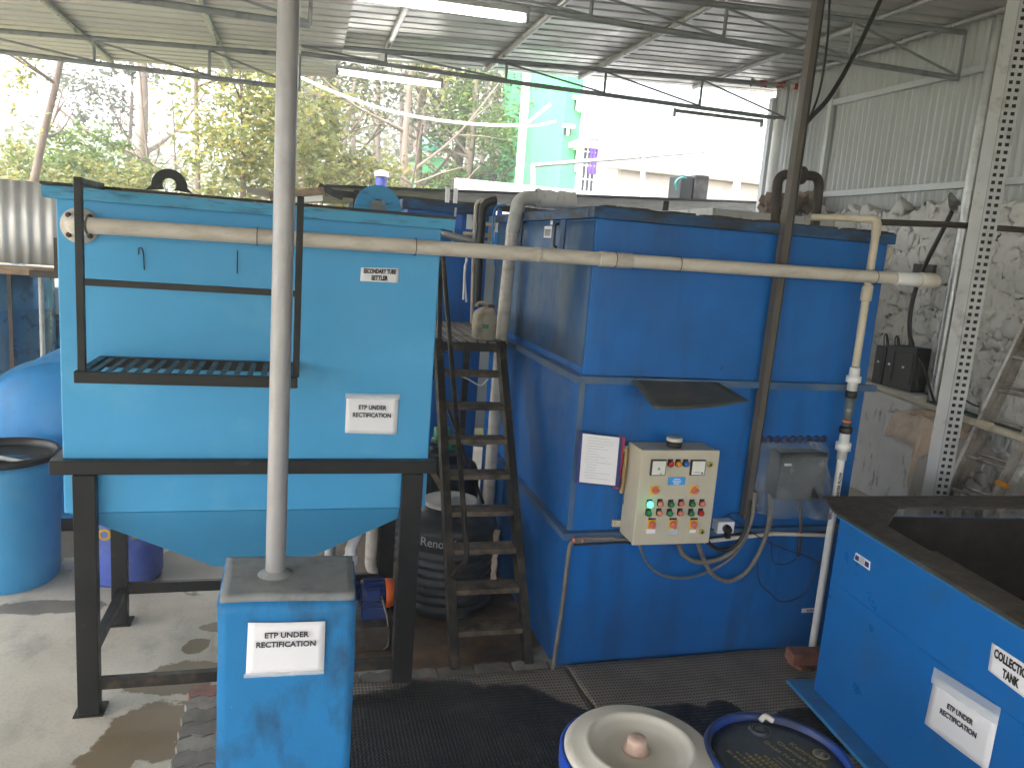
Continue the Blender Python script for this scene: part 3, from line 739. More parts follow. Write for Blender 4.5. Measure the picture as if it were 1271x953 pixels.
# ------------------------------------------------------------------ stair and platform
sr = thing('steel_stair', 'steep black steel stair with worn treads climbing to a slatted platform', 'stair', (1.18, 4.6, 0))
SY0, SY1, SZ = 4.12, 5.33, 1.83
for x in (.945, 1.40):
    MB().bar((x, SY0, 0.02), (x, SY1, SZ - .01), .05, .10, (0, 0, 1)).build('stringer', M['stair_steel'], sr, bevel=.003)
for k in range(1, 9):
    t = k / 9; y = SY0 + (SY1 - SY0) * t; z = SZ * t
    tr_ = MB().box(.972, 1.374, y - .055, y + .085, z - .012, z + .012); tr_.box(.972, 1.374, y - .058, y - .052, z - .02, z + .013)
    tr_.build('tread', M['tread'], sr, bevel=.004)
pf = MB(); pf.box(.80, 1.44, 5.30, 5.345, 1.765, 1.826); pf.box(.80, .84, 5.345, 6.6, 1.765, 1.826); pf.box(1.40, 1.44, 5.345, 6.6, 1.765, 1.826); pf.box(.84, 1.40, 6.56, 6.6, 1.765, 1.826); pf.build('platform_frame', M['stair_steel'], sr, bevel=.003)
for k in range(9):
    x = .81 + k * .071
    MB().box(x, x + .046, 5.29, 6.6, 1.828, 1.842).build('slat', M['slat'], sr, bevel=.002)
for x, y in ((.86, 5.33), (.86, 6.5), (1.42, 6.5)):
    MB().box(x - .025, x + .025, y + .02, y + .07, 0, 1.764).build('platform_post', M['stair_steel'], sr)
MB().bar((.87, 5.36, 1.75), (1.36, 5.36, .62), .05, .02).build('cross_brace', M['black_steel'], sr)
MB().bar((1.0, 5.4, 1.76), (.86, 5.4, 1.35), .04, .02).build('cross_brace', M['black_steel'], sr)
hr = [at(548, 335, x=.98), at(552, 355, x=.98), at(560, 400, x=.98), at(570, 560, x=.93), at(580, 685, x=.93), at(580, 693, x=.935), at(557, 718, x=.945)]
hr = [V((.96, 5.75, 2.52)), V((.96, 5.40, 2.40)), V((.955, 5.22, 2.2))] + [at(570, 560, x=.955), at(579, 680, x=.955), at(580, 694, x=.955), at(558, 720, x=.955)]
MB().tube(hr, .016, 10).build('handrail', M['stair_steel'], sr)
MB().bar(hr[1] + V((-.02, 0, -.02)), (.95, 5.30, 1.80), .03, .02).build('handrail_post', M['stair_steel'], sr)

# jerrycan on the platform
jc = thing('jerrycan', 'dirty cream plastic jerrycan standing on the slatted stair platform', 'jerrycan', (1.28, 5.36, 1.843))
jy = 5.40; c0 = at(601, 404, y=jy); c0.z = 1.843


def soft_loop(cx, cy, hx, hy, z, n=24, e=.35):
    out = []
    for i in range(n):
        t = 2 * math.pi * i / n; c_, s_ = math.cos(t), math.sin(t)
        out.append(V((cx + hx * math.copysign(abs(c_) ** e, c_), cy + hy * math.copysign(abs(s_) ** e, s_), z)))
    return out


def loft(loops, b=None):
    b = b or MB(); n = len(loops[0]); vs = [p for l in loops for p in l]; fs = []
    for i in range(len(loops) - 1):
        for j in range(n): fs.append((i * n + j, i * n + (j + 1) % n, (i + 1) * n + (j + 1) % n, (i + 1) * n + j))
    b.add(vs, fs, True); b.add(loops[0], [tuple(range(n))[::-1]]); b.add(loops[-1], [tuple(range(n))]); return b


J = [(0, .062, .075, 0), (.012, .078, .09, 0), (.12, .08, .092, 0), (.17, .078, .09, 0), (.20, .066, .08, .0), (.225, .045, .05, .012), (.232, .03, .034, .018)]
loft([soft_loop(c0.x + dx, jy, hx, hy, 1.843 + z, 28, .45) for z, hx, hy, dx in J]).build('can_body', M['jerry'], jc)
MB().tube(elbow((c0.x - .066, jy, 1.98), (c0.x - .062, jy, 2.105), (c0.x, jy, 2.10), .03) + elbow((c0.x - .06, jy, 2.105), (c0.x + .012, jy, 2.10), (c0.x + .02, jy, 2.04), .025) + [(c0.x + .02, jy, 2.03)], .013, 10).build('can_handle', M['jerry'], jc)
MB().lathe([(.026, 0), (.026, .03), (.022, .034)], (c0.x + .04, jy, 2.06), n=14).build('cap', M['rust'], jc)
MB().box(c0.x - .035, c0.x + .01, jy - .096, jy - .092, 1.93, 1.96).build('can_label', M['green'], jc)

# black poly tanks
def poly_tank(c, r, h, label, writing=False):
    t = thing('water_tank', label, 'water tank', c, 'black ribbed water tanks')
    pr = [(r * .92, 0), (r * .97, .02)]
    z = .05
    while z < h * .62:
        pr += [(r, z), (r, z + .03), (r * .955, z + .04), (r * .955, z + .052)]; z += .062
    pr += [(r, z), (r * .995, h * .80), (r * .93, h * .88), (r * .72, h * .93), (r * .62, h * .945), (r * .62, h * .975), (r * .57, h * .98)]
    bd = MB().lathe(pr, c, n=48).build('tank_body', M['poly_tank'], t)
    MB().lathe([(r * .60, h * .981), (r * .60, h * 1.0), (r * .54, h * 1.012), (r * .5, h * 1.005), (r * .12, h * 1.008), (r * .1, h * 1.03), (r * .05, h * 1.035)], c, n=36).build('lid', M['lid_cream'] if writing else M['poly_tank'], t)
    if writing:
        p = V(c) + V((-.13, -r - .012, h * .735))
        o = text('Renotuf', .085, p, (1, -.0, 0), UP, M['ink_grey'], bd, 'lettering', .01, width=.22)
        for v in o.data.vertices: q = v.co + _org(bd); x = q.x - c[0]; v.co.y = c[1] - math.sqrt(max(.0, (r + .004) ** 2 - x * x)) - _org(bd).y
    return t


t1 = poly_tank((1.055, 5.07, 0), .335, .745, 'black ribbed water tank with a cream lid under the stair', True)
poly_tank((1.08, 5.95, 0), .37, .86, 'plain black ribbed water tank standing behind the cream lidded one')
b = MB()
for i in range(7):
    q = [V((1.345 + .014 * math.sin(i * 2 + k * 1.7), 4.86 + .008 * math.cos(i * 3 + k), .15 + .45 * k / 10)) for k in range(11)] if i < 3 else None
    if q: b.tube(cr(q, 3), .011, 6)
tag(b.build('rope', M['cloth']), 'pale twisted rope hanging down the side of the black water tank', 'rope')

# green valve pipework behind the stair
gv = thing('valve_pipework', 'small green valves on a pipe behind the middle of the stair', 'pipework', pk(565, 545, 6.1))
MB().tube([pk(536, 545, 6.1), pk(600, 552, 6.1)], .02, 8).build('pipe_run', M['pvc_grey'], gv)
for px, py in ((548, 540), (562, 552)):
    MB().lathe([(.03, -.06), (.07, -.055), (.07, .0), (.05, .01), (.05, .055), (.07, .06)], pk(px, py, 6.0), (1, 0, 0), 14).build('valve', M['green'], gv)
MB().tube(cr([pk(560, 462, 6.0), pk(580, 470, 6.0), pk(596, 478, 6.0), pk(606, 470, 6.0)]), .007, 6).build('hose', M['pvc_white'], gv)
b = MB().box(.82, .95, 5.5, 6.0, .82, .86); b.bar((.85, 5.42, 1.05), (1.05, 5.42, .72), .05, .04)
tag(b.build('timber_scrap', M['wood']), 'brown broken timber leaning behind the stair', 'timber')

# pump left of the right stand leg
pm = thing('pump', 'dark blue pump with an orange fan cover under the light blue tank', 'pump', (.52, 4.62, 0))
MB().box(.26, .64, 4.42, 4.80, 0, .16).build('pump_plinth', M['rim_brown'], pm, bevel=.01)
MB().lathe([(.03, 0), (.14, .01), (.15, .03), (.15, .06), (.13, .08), (.06, .1), (.055, .13)], (.325, 4.58, .33), (1, 0, 0), 24).build('volute', M['motor'], pm)
mo = MB().lathe([(.05, 0), (.085, .01), (.085, .155)], (.455, 4.58, .31), (1, 0, 0), 24)
for k in range(16): a = k * math.pi / 8; mo.box(.475, .60, -.004, .004, .08, .098, Matrix.Translation((0, 4.58, .31)) @ Matrix.Rotation(a, 4, 'X'))
mo.box(.49, .57, 4.48, 4.53, .31, .37); mo.box(.47, .62, 4.52, 4.64, .161, .24)
mo.build('motor', M['motor'], pm)
MB().lathe([(.088, 0), (.09, .006), (.09, .045), (.07, .055)], (.612, 4.58, .31), (1, 0, 0), 24).build('fan_cover', M['orange'], pm)
MB().tube(cr([(.58, 4.5, .33), (.62, 4.44, .2), (.63, 4.42, .05), (.6, 4.4, .02)]), .007, 6).build('power_cable', M['conduit'], pm)
for ch_ in [c for c in bpy.data.objects if c.parent == pm]: ch_.location.x -= .045
sp = thing('suction_pipe', 'white pvc pipes rising behind the pump under the light blue tank', 'pipework', (.45, 4.9, 0))
MB().tube([(.345, 4.58, .46), (.345, 4.60, .60), (.40, 4.66, .72), (.40, 4.66, 1.0)], .034, 12).build('riser', M['pvc_white'], sp)
MB().lathe([(.03, 0), (.045, .01), (.045, .06), (.03, .07)], (.345, 4.585, .50), n=12).build('union_joint', M['pvc_white'], sp)
MB().tube([(.515, 5.0, 1.0)] + elbow((.515, 5.0, 1.0), (.515, 5.0, .27), (.9, 5.0, .27), .07) + [(.66, 5.0, .27)], .042, 12).build('riser', M['pvc'], sp)
MB().tube([(.27, 5.6, 1.0), (.27, 5.6, .0)], .04, 10).build('riser', M['pvc_grey'], sp)

# ------------------------------------------------------------------ control panel
cp = thing('control_panel', 'beige steel control panel with meters, buttons and rotary switches on the big blue tank', 'control panel', (2.11, 3.94, .88))
CX0, CX1, CY0, CY1, CZ0, CZ1 = 1.872, 2.362, 3.84, 4.045, .883, 1.447
MB().box(CX0 + .006, CX1 - .006, CY0 + .022, CY1, CZ0 + .004, CZ1 - .004).build('enclosure', M['panel'], cp, bevel=.004)
MB().box(CX0, CX1, CY0, CY0 + .019, CZ0, CZ1).build('door', M['panel'], cp, bevel=.005)
cq = lambda a, b, d=.0: at(760 + a / 5.953, 530 + b / 5.953, y=CY0 - d)
X_, Z_ = V((1, 0, 0)), UP
fy = (0, -1, 0)
for a in (333, 625):
    p = cq(a, 295); m_ = MB().box(p.x - .046, p.x + .046, CY0 - .018, CY0 - .001, p.z - .046, p.z + .046).build('meter', M['rubber'], cp, bevel=.003)
    MB().box(p.x - .040, p.x + .040, CY0 - .021, CY0 - .0185, p.z - .040, p.z + .040).build('meter_face', M['glass_white'], m_)
    if a < 400:
        text('A', .028, p + V((0, -.022, -.004)), X_, Z_, M['ink'], m_, 'dial_mark', .0)
        MB().box(p.x + .008, p.x + .022, CY0 - .0225, CY0 - .0212, p.z - .035, p.z - .029).build('dial_mark', M['yellow'], m_)
    else:
        MB().box(p.x - .03, p.x + .012, CY0 - .0225, CY0 - .0212, p.z - .026, p.z - .024).build('dial_mark', M['ink'], m_)
        MB().box(p.x + .02, p.x + .03, CY0 - .0225, CY0 - .0212, p.z - .035, p.z - .025).build('dial_mark', M['ink'], m_)


def lamp(a, bq, mat, name, r=.0165):
    p = cq(a, bq)
    bz = MB().box(p.x - .017, p.x + .014, CY0 - .004, CY0 - .001, p.z - .014, p.z + .026)
    bz.lathe([(r + .003, .003), (r + .003, .010)], (p.x, CY0, p.z), fy, 16)
    q = bz.build(name, M['rubber'], cp)
    MB().lathe([(r, .0105), (r, .02), (r * .8, .027), (r * .3, .030)], (p.x, CY0, p.z), fy, 16).build('lens' if 'lamp' in name else 'cap', mat, q)


for a, m_ in ((427, 'red'), (484, 'amber'), (540, 'lampblue')): lamp(a, 268, M[m_], 'indicator_lamp')
lamp(272, 565, M['lit_green'], 'indicator_lamp', .018)
for a, bq, m_ in ((350, 562, 'pink'), (430, 566, 'green'), (505, 562, 'pink'), (586, 564, 'green'), (660, 562, 'pink'), (263, 632, 'green'), (342, 630, 'pink'), (420, 632, 'green'), (497, 630, 'pink'), (578, 632, 'green'), (650, 630, 'red')):
    lamp(a, bq, M[m_], 'push_button')
for a, bq in ((312, 463), (602, 463), (290, 715), (447, 715), (598, 715)):
    p = cq(a, bq); q = MB().box(p.x - .026, p.x + .026, CY0 - .006, CY0 - .001, p.z - .026, p.z + .026).build('rotary_switch', M['yellow'], cp, bevel=.002)
    kb = MB().lathe([(.021, .006), (.020, .016)], (p.x, CY0, p.z), fy, 18)
    kb.box(-.022, .022, -.026, -.016, -.006, .006, Matrix.Translation((p.x, CY0, p.z)) @ Matrix.Rotation(R_(8 if bq < 600 else 70), 4, 'Y'))
    kb.build('knob', M['pink'], q)
for a in (722, 658):
    p = cq(a, 275 if a == 722 else 772); q = MB().lathe([(.016, .001), (.016, .008), (.012, .010)], (p.x, CY0, p.z), fy, 16).build('lock', M['brass'], cp)
    MB().lathe([(.007, .0101), (.007, .0125)], (p.x, CY0, p.z), fy, 8).build('keyhole', M['rubber'], q)
p = cq(475, 397); stk = MB().box(p.x - .053, p.x + .053, CY0 - .0025, CY0 - .001, p.z - .023, p.z + .023).build('maker_sticker', M['sticker'], cp)
b = MB()
for i, (x0, x1, z) in enumerate(((-.02, .02, .012), (-.028, .028, .002), (-.024, .026, -.008), (-.018, .018, -.016))): b.box(p.x + x0, p.x + x1, CY0 - .0032, CY0 - .0026, p.z + z - .002, p.z + z + .002)
b.build('print_lines', M['paper'], stk)
for a in (293, 448, 603):
    p = cq(a, 676); MB().box(p.x - .023, p.x + .023, CY0 - .0025, CY0 - .001, p.z - .005, p.z + .005).build('name_strip', M['rubber'], cp)
for a, w, h, m_ in ((283, .028, .013, 'paper'), (450, .03, .022, 'tape'), (592, .02, .009, 'paper')):
    p = cq(a, 768); MB().box(p.x - w, p.x + w, CY0 - .0025, CY0 - .001, p.z - h, p.z + h).build('name_strip', M[m_], cp)
for z in (CZ0 + .06, CZ1 - .05):
    b = MB().box(CX0 - .045, CX0 + .01, 4.035, 4.055, z - .02, z + .02); b.lathe([(.008, 0), (.008, .012)], (CX0 - .03, 4.035, z), fy, 8); b.build('mounting_bracket', M['panel'], cp)
# tape roll on the panel
tr_ = thing('tape_roll', 'small roll of black and white tape lying on top of the control panel', 'tape roll', (2.10, 3.93, CZ1))
b = MB(); n = 24; c = V((2.108, 3.925, CZ1))
MB().lathe([(.030, .0), (.044, 0), (.044, .034), (.044, .034), (.030, .034)], c, n=24).build('tape_winding', M['rubber'], tr_)
MB().lathe([(.026, .034), (.044, .034), (.046, .037), (.046, .05), (.040, .056), (.028, .054)], c, n=24).build('tape_core', M['lid_cream'], tr_)

# folders
cf = thing('clipboard', 'navy and crimson folder holding a printed white sheet beside the control panel', 'clipboard', (1.70, 4.0, 1.18))
F0 = [at(px, py, y=3.995) for px, py in ((719, 536), (773, 544), (768, 605), (715, 600))]
MB().prism([F0[3], F0[2], F0[1], F0[0]], (0, .012, 0)).build('folder_back', M['navy'], cf, bevel=.002)
F1 = [at(px, py, y=4.01) for px, py in ((770, 541), (776, 544), (768, 607), (762, 606))]
MB().prism(F1[::-1], (0, .014, 0)).build('folder_spine', M['crimson'], cf)
F2 = [at(px, py, y=3.992) for px, py in ((723.5, 538), (769, 543), (763.5, 602.5), (719, 598))]
sh = MB().prism(F2[::-1], (0, .002, 0)).build('sheet', M['paper'], cf)
b = MB(); rnd = random.Random(5)
for i in range(16):
    v = .93 - i * .055; u0 = .1 + .05 * rnd.random(); u1 = .35 + .55 * rnd.random()
    f = lambda u, v: F2[3].lerp(F2[2], u).lerp(F2[0].lerp(F2[1], u), v) + V((0, -.0012, 0))
    b.add([f(u0, v), f(u1, v), f(u1, v + .008), f(u0, v + .008)], [(0, 1, 2, 3)])
b.build('print_lines', M['ink_grey'], sh, recalc=False)
bf = thing('cardboard_strip', 'curled buff cardboard strips tucked behind the left side of the panel', 'cardboard', (1.845, 4.02, 1.12))
MB().tube(cr([at(778, 555, y=4.03), at(775, 580, y=4.02), at(773, 600, y=4.03), at(771, 612, y=4.03)]), .012, 6).build('strip', M['buff'], bf)
MB().tube(cr([at(782, 556, y=4.035), at(779, 590, y=4.035), at(775, 625, y=4.03)]), .010, 6).build('strip', M['rubber'], bf)

# socket
sk = thing('socket_box', 'white wall socket box with a black plug right of the control panel', 'socket', at(897, 652, y=4.03))
c = at(897, 652, y=4.03); MB().box(c.x - .058, c.x + .058, 3.99, 4.06, c.z - .038, c.z + .038).build('box', M['paper'], sk, bevel=.004)
b = MB().lathe([(.026, 0), (.026, .02), (.018, .045), (.010, .05)], (c.x, 3.99, c.z - .002), fy, 14); b.box(c.x - .014, c.x + .014, 3.95, 3.985, c.z - .055, c.z); b.build('plug', M['rubber'], sk)

# plastic wrapped junction box
jb = thing('junction_box', 'grimy steel junction box fixed to the right of the big blue tank', 'junction box', (3.0, 4.0, 1.12))
MB().box(2.84, 3.155, 3.93, 4.06, 1.12, 1.405).build('box', M['junction'], jb, bevel=.006)
MB().box(2.835, 3.16, 3.922, 3.929, 1.115, 1.41).build('cover', M['junction'], jb, bevel=.003)
MB().box(2.86, 2.91, 3.917, 3.921, 1.33, 1.345).build('box_label', M['paper'], jb)
pw = thing('plastic_wrap', 'crumpled clear plastic sheet draped over the junction box', 'plastic sheet', (3.0, 3.9, 1.0))
W0 = [at(px, py, y=4.03) for px, py in ((938, 549), (1026, 548), (1031, 634), (928, 634))]


def wrapfn(u, v):
    p = W0[3].lerp(W0[2], u).lerp(W0[0].lerp(W0[1], u), v)
    bu = min(1, max(0, (1.0 - abs(u - .52) * 2) * 2.6)) * min(1, max(0, (1 - v) * 6))
    y = 4.045 - .145 * bu - .05 * mnoise.turbulence(V((u * 5, v * 4, 2)), 5, False) - .018 * (1 - v)
    return V((p.x + .012 * mnoise.noise(V((u * 5, v * 6, 5))), y, p.z + .012 * mnoise.noise(V((u * 6, 3, 1))) * (1 - v)))


MB().grid(wrapfn, 44, 40).build('sheet', M['film'], pw, recalc=False)
b = MB()
for k in range(10):
    u = k / 9; p = W0[0].lerp(W0[1], u); b.lathe([(.003, -.004), (.027, .0), (.024, .004), (.004, .006)], (p.x, 4.061, p.z + .008), (0, -1, 0), 12, sx=1.0)
b.build('seal_strip', plain('seal_blue', (.008, .02, .09), .5), pw)

# cable channel post
cc = thing('cable_channel', 'tall weathered steel channel carrying cables down the front of the big blue tank', 'channel', (2.72, 4.0, .86))
ca, cb = V((2.735, 4.012, 4.42)), V((2.70, 4.012, .97))
ch = MB(); ch.bar(ca + V((-.022, 0, 0)), cb + V((-.022, 0, 0)), .004, .06, (0, 1, 0)); ch.bar(ca + V((.0, .028, 0)), cb + V((.0, .028, 0)), .042, .004, (0, 1, 0)); ch.bar(ca + V((.024, 0, 0)), cb + V((.024, 0, 0)), .004, .05, (0, 1, 0))
ch = MB()
for dx, dy, w, h in ((-.024, 0, .006, .056), (.0, .026, .042, .005)):
    ch.prism([ca + V((dx - w / 2, dy - h / 2, 0)), ca + V((dx + w / 2, dy - h / 2, 0)), ca + V((dx + w / 2, dy + h / 2, 0)), ca + V((dx - w / 2, dy + h / 2, 0))], cb - ca)
ch.build('channel_web', M['channel'], cc)
ch = MB(); dx, dy, w, h = -.006, -.026, .03, .005
ch.prism([ca + V((dx - w / 2, dy - h / 2, 0)), ca + V((dx + w / 2, dy - h / 2, 0)), ca + V((dx + w / 2, dy + h / 2, 0)), ca + V((dx - w / 2, dy + h / 2, 0))], cb - ca)
ch.build('channel_face', M['channel'], cc)
for i, dx in enumerate((.012, .019, .026)):
    MB().tube([ca + V((dx, .004 - .006 * i, 0)), ca.lerp(cb, .5) + V((dx + .004, -.002 - .004 * i, 0)), cb + V((dx, .0, -.02))], .0075, 7).build('cable', M['conduit'] if i == 1 else M['cable'], cc)
ycab = 3.985


def cable(label, pts, r, mat, name='cable', y=ycab):
    return tag(MB().tube(cr([at(p[0], p[1], y=(p[2] if len(p) > 2 else y)) for p in pts], 6), r, 8).build(name, M[mat]), label, 'cable')


cable('thick grey cable curving from the channel foot under the control panel', [(937, 610), (932, 645), (918, 675), (895, 693), (866, 697), (848, 688), (842, 674, 3.96)], .016, 'conduit')
cable('grey cable sagging in a wide arc below the socket', [(957, 620), (954, 650), (944, 682), (926, 710), (904, 721), (884, 712), (872, 690), (866, 672, 3.96)], .014, 'conduit')
cable('dark cable looping from the channel to the panel underside', [(931, 620), (926, 655), (912, 677), (892, 682), (878, 672, 3.96), (874, 664, 3.96)], .013, 'cable')
cable('pale grey cable drooping from the panel bottom to the channel', [(793, 672, 3.93), (798, 688, 3.95), (808, 704), (824, 714), (850, 717), (880, 709), (908, 692), (928, 665)], .008, 'conduit')
cable('thin black wire hanging in a loop below the plastic sheet', [(940, 690), (943, 722), (955, 735), (972, 747), (1000, 735), (1012, 705), (1020, 692)], .0035, 'cable')
cable('thin black wire running right from the socket cables', [(905, 640), (940, 665), (970, 680), (1000, 690), (1022, 700)], .0035, 'cable')
cable('short thin wire dangling square below the junction box', [(957, 672), (960, 697), (975, 700), (988, 693)], .003, 'cable')
cable('dark cable dropping from the left underside of the junction box', [(955, 612, 4.0), (957, 640, 4.0), (953, 660, 4.0)], .013, 'conduit')
cable('brown cable stub hanging from the right underside of the junction box', [(992, 612, 4.0), (994, 650, 4.0), (991, 690, 4.0)], .010, 'rust')
cable('thin arched black wire between the socket and the channel', [(897, 642, 4.0), (908, 637, 4.02), (925, 636, 4.03), (940, 633, 4.03)], .003, 'cable')
cb2 = thing('ledge_conduit', 'bundle of grey and white conduits lying on the lower flange of the big blue tank', 'conduit', (2.3, 4.0, .86))
MB().tube([at(712, 672, y=4.0), at(760, 669, y=4.0), at(800, 670, y=4.0)], .011, 8).build('conduit_run', M['conduit'], cb2)
MB().tube([at(712, 676, y=3.995), at(775, 673, y=3.995), at(800, 676, y=3.995)], .007, 8).build('conduit_run', M['cable'], cb2)
MB().tube([at(874, 672, y=4.0), at(905, 668, y=4.0), at(960, 662, y=4.0), at(1025, 664, y=4.0)], .013, 8).build('conduit_run', M['pvc'], cb2)
MB().tube([at(900, 664, y=4.01), at(1028, 661, y=4.01)], .012, 8).build('conduit_run', M['cable'], cb2)
lc = thing('floor_conduit', 'grey conduit bending down the left front edge of the big blue tank', 'conduit', (1.55, 4.02, 0))
MB().tube([at(762, 668, y=4.0)] + elbow(at(762, 668, y=4.0), at(708, 669, y=4.0), at(697, 760, y=4.0), .06) + [at(697, 760, y=4.0), at(686, 830, y=4.0)], .013, 10).build('conduit_run', M['conduit'], lc)
for px in (712, 722): MB().lathe([(.016, -.006), (.016, .006)], at(px, 670, y=4.0), (1, 0, 0), 10).build('clip', M['pink'], lc)

# ------------------------------------------------------------------ vertical pipe with flow meter
fm = thing('flow_meter_pipe', 'upright pvc pipe with a glass flow meter near the big blue tank right edge', 'pipe', (3.29, 3.95, .1))
FX, FY = 3.288, 3.955
MB().tube([(FX, FY, 2.80), (FX, FY, 1.95)], .0235, 14).build('upper_pipe', M['pvc_beige'], fm)
MB().tube(elbow((FX - .4, FY + .3, 2.83), (FX, FY, 2.835), (FX, FY, 2.6), .05) + [(FX, FY, 2.74)], .027, 14).build('elbow', M['pvc_beige'], fm)
MB().tube([(FX - .03, FY + .023, 2.833), (FX - .30, FY + .22, 2.825)], .021, 12).build('inlet_pipe', M['pvc_beige'], fm)
MB().lathe([(.027, 0), (.034, .005), (.034, .09), (.027, .095)], (FX, FY, 2.35), n=14).build('coupling', M['pvc_beige'], fm)
MB().lathe([(.028, 0), (.03, .0), (.03, .05), (.044, .052), (.044, .09), (.032, .092), (.030, .14), (.026, .145)], (FX, FY, 1.80), n=16).build('union_joint', M['pvc_white'], fm)
MB().lathe([(.032, 0), (.036, .004), (.036, .04), (.03, .044)], (FX, FY, 1.755), n=14).build('meter_collar', M['rubber'], fm)
MB().lathe([(.024, 0), (.028, .18)], (FX, FY, 1.575), n=14).build('meter_tube', plain('smoked_glass', (.10, .12, .12), .12), fm)
MB().lathe([(.022, 0), (.025, .0), (.026, .012)], (FX, FY, 1.60), n=14).build('float', M['orange'], fm)
MB().lathe([(.034, 0), (.040, .004), (.040, .04), (.032, .044)], (FX, FY, 1.53), n=14).build('meter_collar', M['rubber'], fm)
MB().lathe([(.026, 0), (.030, .0), (.030, .06), (.046, .062), (.046, .11), (.032, .112), (.030, .17)], (FX, FY, 1.36), n=16).build('union_joint', M['pvc_white'], fm)
MB().tube([(FX, FY, 1.37), (FX, FY, .02)], .0235, 14).build('lower_pipe', M['pvc_white'], fm)
text('WATER FLOW', .03, (FX - .006, FY - .0255, 1.20), (0, 0, 1), (-1, 0, 0), M['ink_black'], fm, 'pipe_print', .03, width=.17)

# ------------------------------------------------------------------ collection tank (front right)
ct = thing('collection_tank', 'open mid blue collection tank with a grimy brown rim in the front right corner', 'tank', (3.7, 2.6, 0))
Q0 = V((2.93, 3.46, 0)); dv = V((-.102, -1, 0)).normalized(); nv = V((-1, .102, 0)).normalized(); L_ = 2.6; W_ = 1.85
wv = -nv
q = lambda a, w, z: Q0 + dv * a + wv * w + V((0, 0, z))
ZB, ZT = .13, 1.185
b = MB()
t_ = .012
for (a0, a1, w0, w1) in ((0, L_, 0, t_), (0, L_, W_ - t_, W_), (0, t_, t_, W_ - t_), (L_ - t_, L_, t_, W_ - t_)):
    b.frustum([q(a0, w0, ZB), q(a1, w0, ZB), q(a1, w1, ZB), q(a0, w1, ZB)], [q(a0, w0, ZT), q(a1, w0, ZT), q(a1, w1, ZT), q(a0, w1, ZT)])
b.build('tank_wall', M['coll_blue'], ct)
b = MB(); b.frustum([q(t_, t_, ZB), q(L_ - t_, t_, ZB), q(L_ - t_, W_ - t_, ZB), q(t_, W_ - t_, ZB)], [q(t_, t_, .35), q(L_ - t_, t_, .35), q(L_ - t_, W_ - t_, .35), q(t_, W_ - t_, .35)])
b.build('tank_fill', plain('black_fill', (.008, .007, .006), .25), ct)  # near-black fill in the bottom of the tank
dk = M['rubber']
b = MB(); f_ = .07
for (a0, a1, w0, w1) in ((.0, L_, t_ + .002, t_ + .008), (0, L_, W_ - t_ - .008, W_ - t_ - .002), (t_ + .002, t_ + .008, t_ + .01, W_ - t_ - .01), (L_ - t_ - .008, L_ - t_ - .002, t_ + .01, W_ - t_ - .01)):
    b.frustum([q(a0, w0, .36), q(a1, w0, .36), q(a1, w1, .36), q(a0, w1, .36)], [q(a0, w0, ZT), q(a1, w0, ZT), q(a1, w1, ZT), q(a0, w1, ZT)])
b.build('inner_lining', paint('black_lining', (.016, .014, .013), .6, var=.3, vs=5, dirt=(.05, .04, .035), amt=.5, ds=7), ct)  # near-black sheets along the inner faces of the walls
# rim: outer loop with the spread corner, inner opening
zt = ZT + .015
corner = at(1021, 615.5, z=zt)
out_ = [corner, q(-.02, -.025, zt), q(L_, -.03, zt), q(L_ + .1, W_ + .1, zt), at(1300, 615, z=zt) * 1.0]
out_[4] = corner + (out_[4] - corner).normalized() * 2.1
ins = [at(1116, 629, z=zt), at(1101, 652, z=zt), q(L_ - .2, .10, zt), q(L_ - .2, W_ - .2, zt), at(1290, 629, z=zt)]
b = MB(); n = 5; vs = out_ + ins; dn = V((0, 0, -.014)); vs2 = vs + [p + dn for p in vs]; fs = []
for i in range(n):
    j = (i + 1) % n; fs += [(i, j, n + j, n + i), (10 + i, 10 + n + i, 10 + n + j, 10 + j), (i, 10 + i, 10 + j, j), (n + i, n + j, 10 + n + j, 10 + n + i)]
b.add(vs2, fs); rimo = b.build('rim', M['rim_brown'], ct)
b = MB()
b.frustum([q(.3, .30, 1.06), q(L_ - .2, .28, 1.06), q(L_ - .2, .36, 1.06), q(.3, .38, 1.06)], [q(.3, .30, 1.10), q(L_ - .2, .28, 1.10), q(L_ - .2, .36, 1.10), q(.3, .38, 1.10)])
b.build('inner_ledge', M['rim_brown'], ct)
b = MB(); b.frustum([q(0, -.003, 1.168), q(L_, -.003, 1.168), q(L_, -.02, 1.168), q(0, -.02, 1.168)], [q(0, -.003, 1.184), q(L_, -.003, 1.184), q(L_, -.028, 1.184), q(0, -.028, 1.184)])
b.build('rim_lip', M['coll_flange'], ct)
b = MB(); ZS = .80
b.frustum([q(0, -.0015, ZS), q(L_, -.0015, ZS), q(L_, -.006, ZS), q(0, -.006, ZS)], [q(0, -.0015, ZS + .007), q(L_, -.0015, ZS + .007), q(L_, -.004, ZS + .007), q(0, -.004, ZS + .007)])
b.build('weld_seam', M['coll_blue'], ct)
b = MB(); e = .11
b.frustum([q(-e, -e, .105), q(L_, -e, .105), q(L_, W_, .105), q(-e, W_, .105)], [q(-e, -e, .127), q(L_, -e, .127), q(L_, W_, .127), q(-e, W_, .127)])
b.build('base_flange', M['coll_flange'], ct, bevel=.003)
for a, w in ((.1, .08), (L_ - .2, .08), (.1, W_ - .2), (L_ - .2, W_ - .2)):
    MB().prism([q(a, w, 0), q(a + .12, w, 0), q(a + .12, w + .12, 0), q(a, w + .12, 0)], (0, 0, .104)).build('foot', M['coll_flange'], ct)
CP = Q0 + nv * .002
cpx = lambda l, e=0: [at(px, py, p=CP + nv * e, n=nv) for px, py in l]
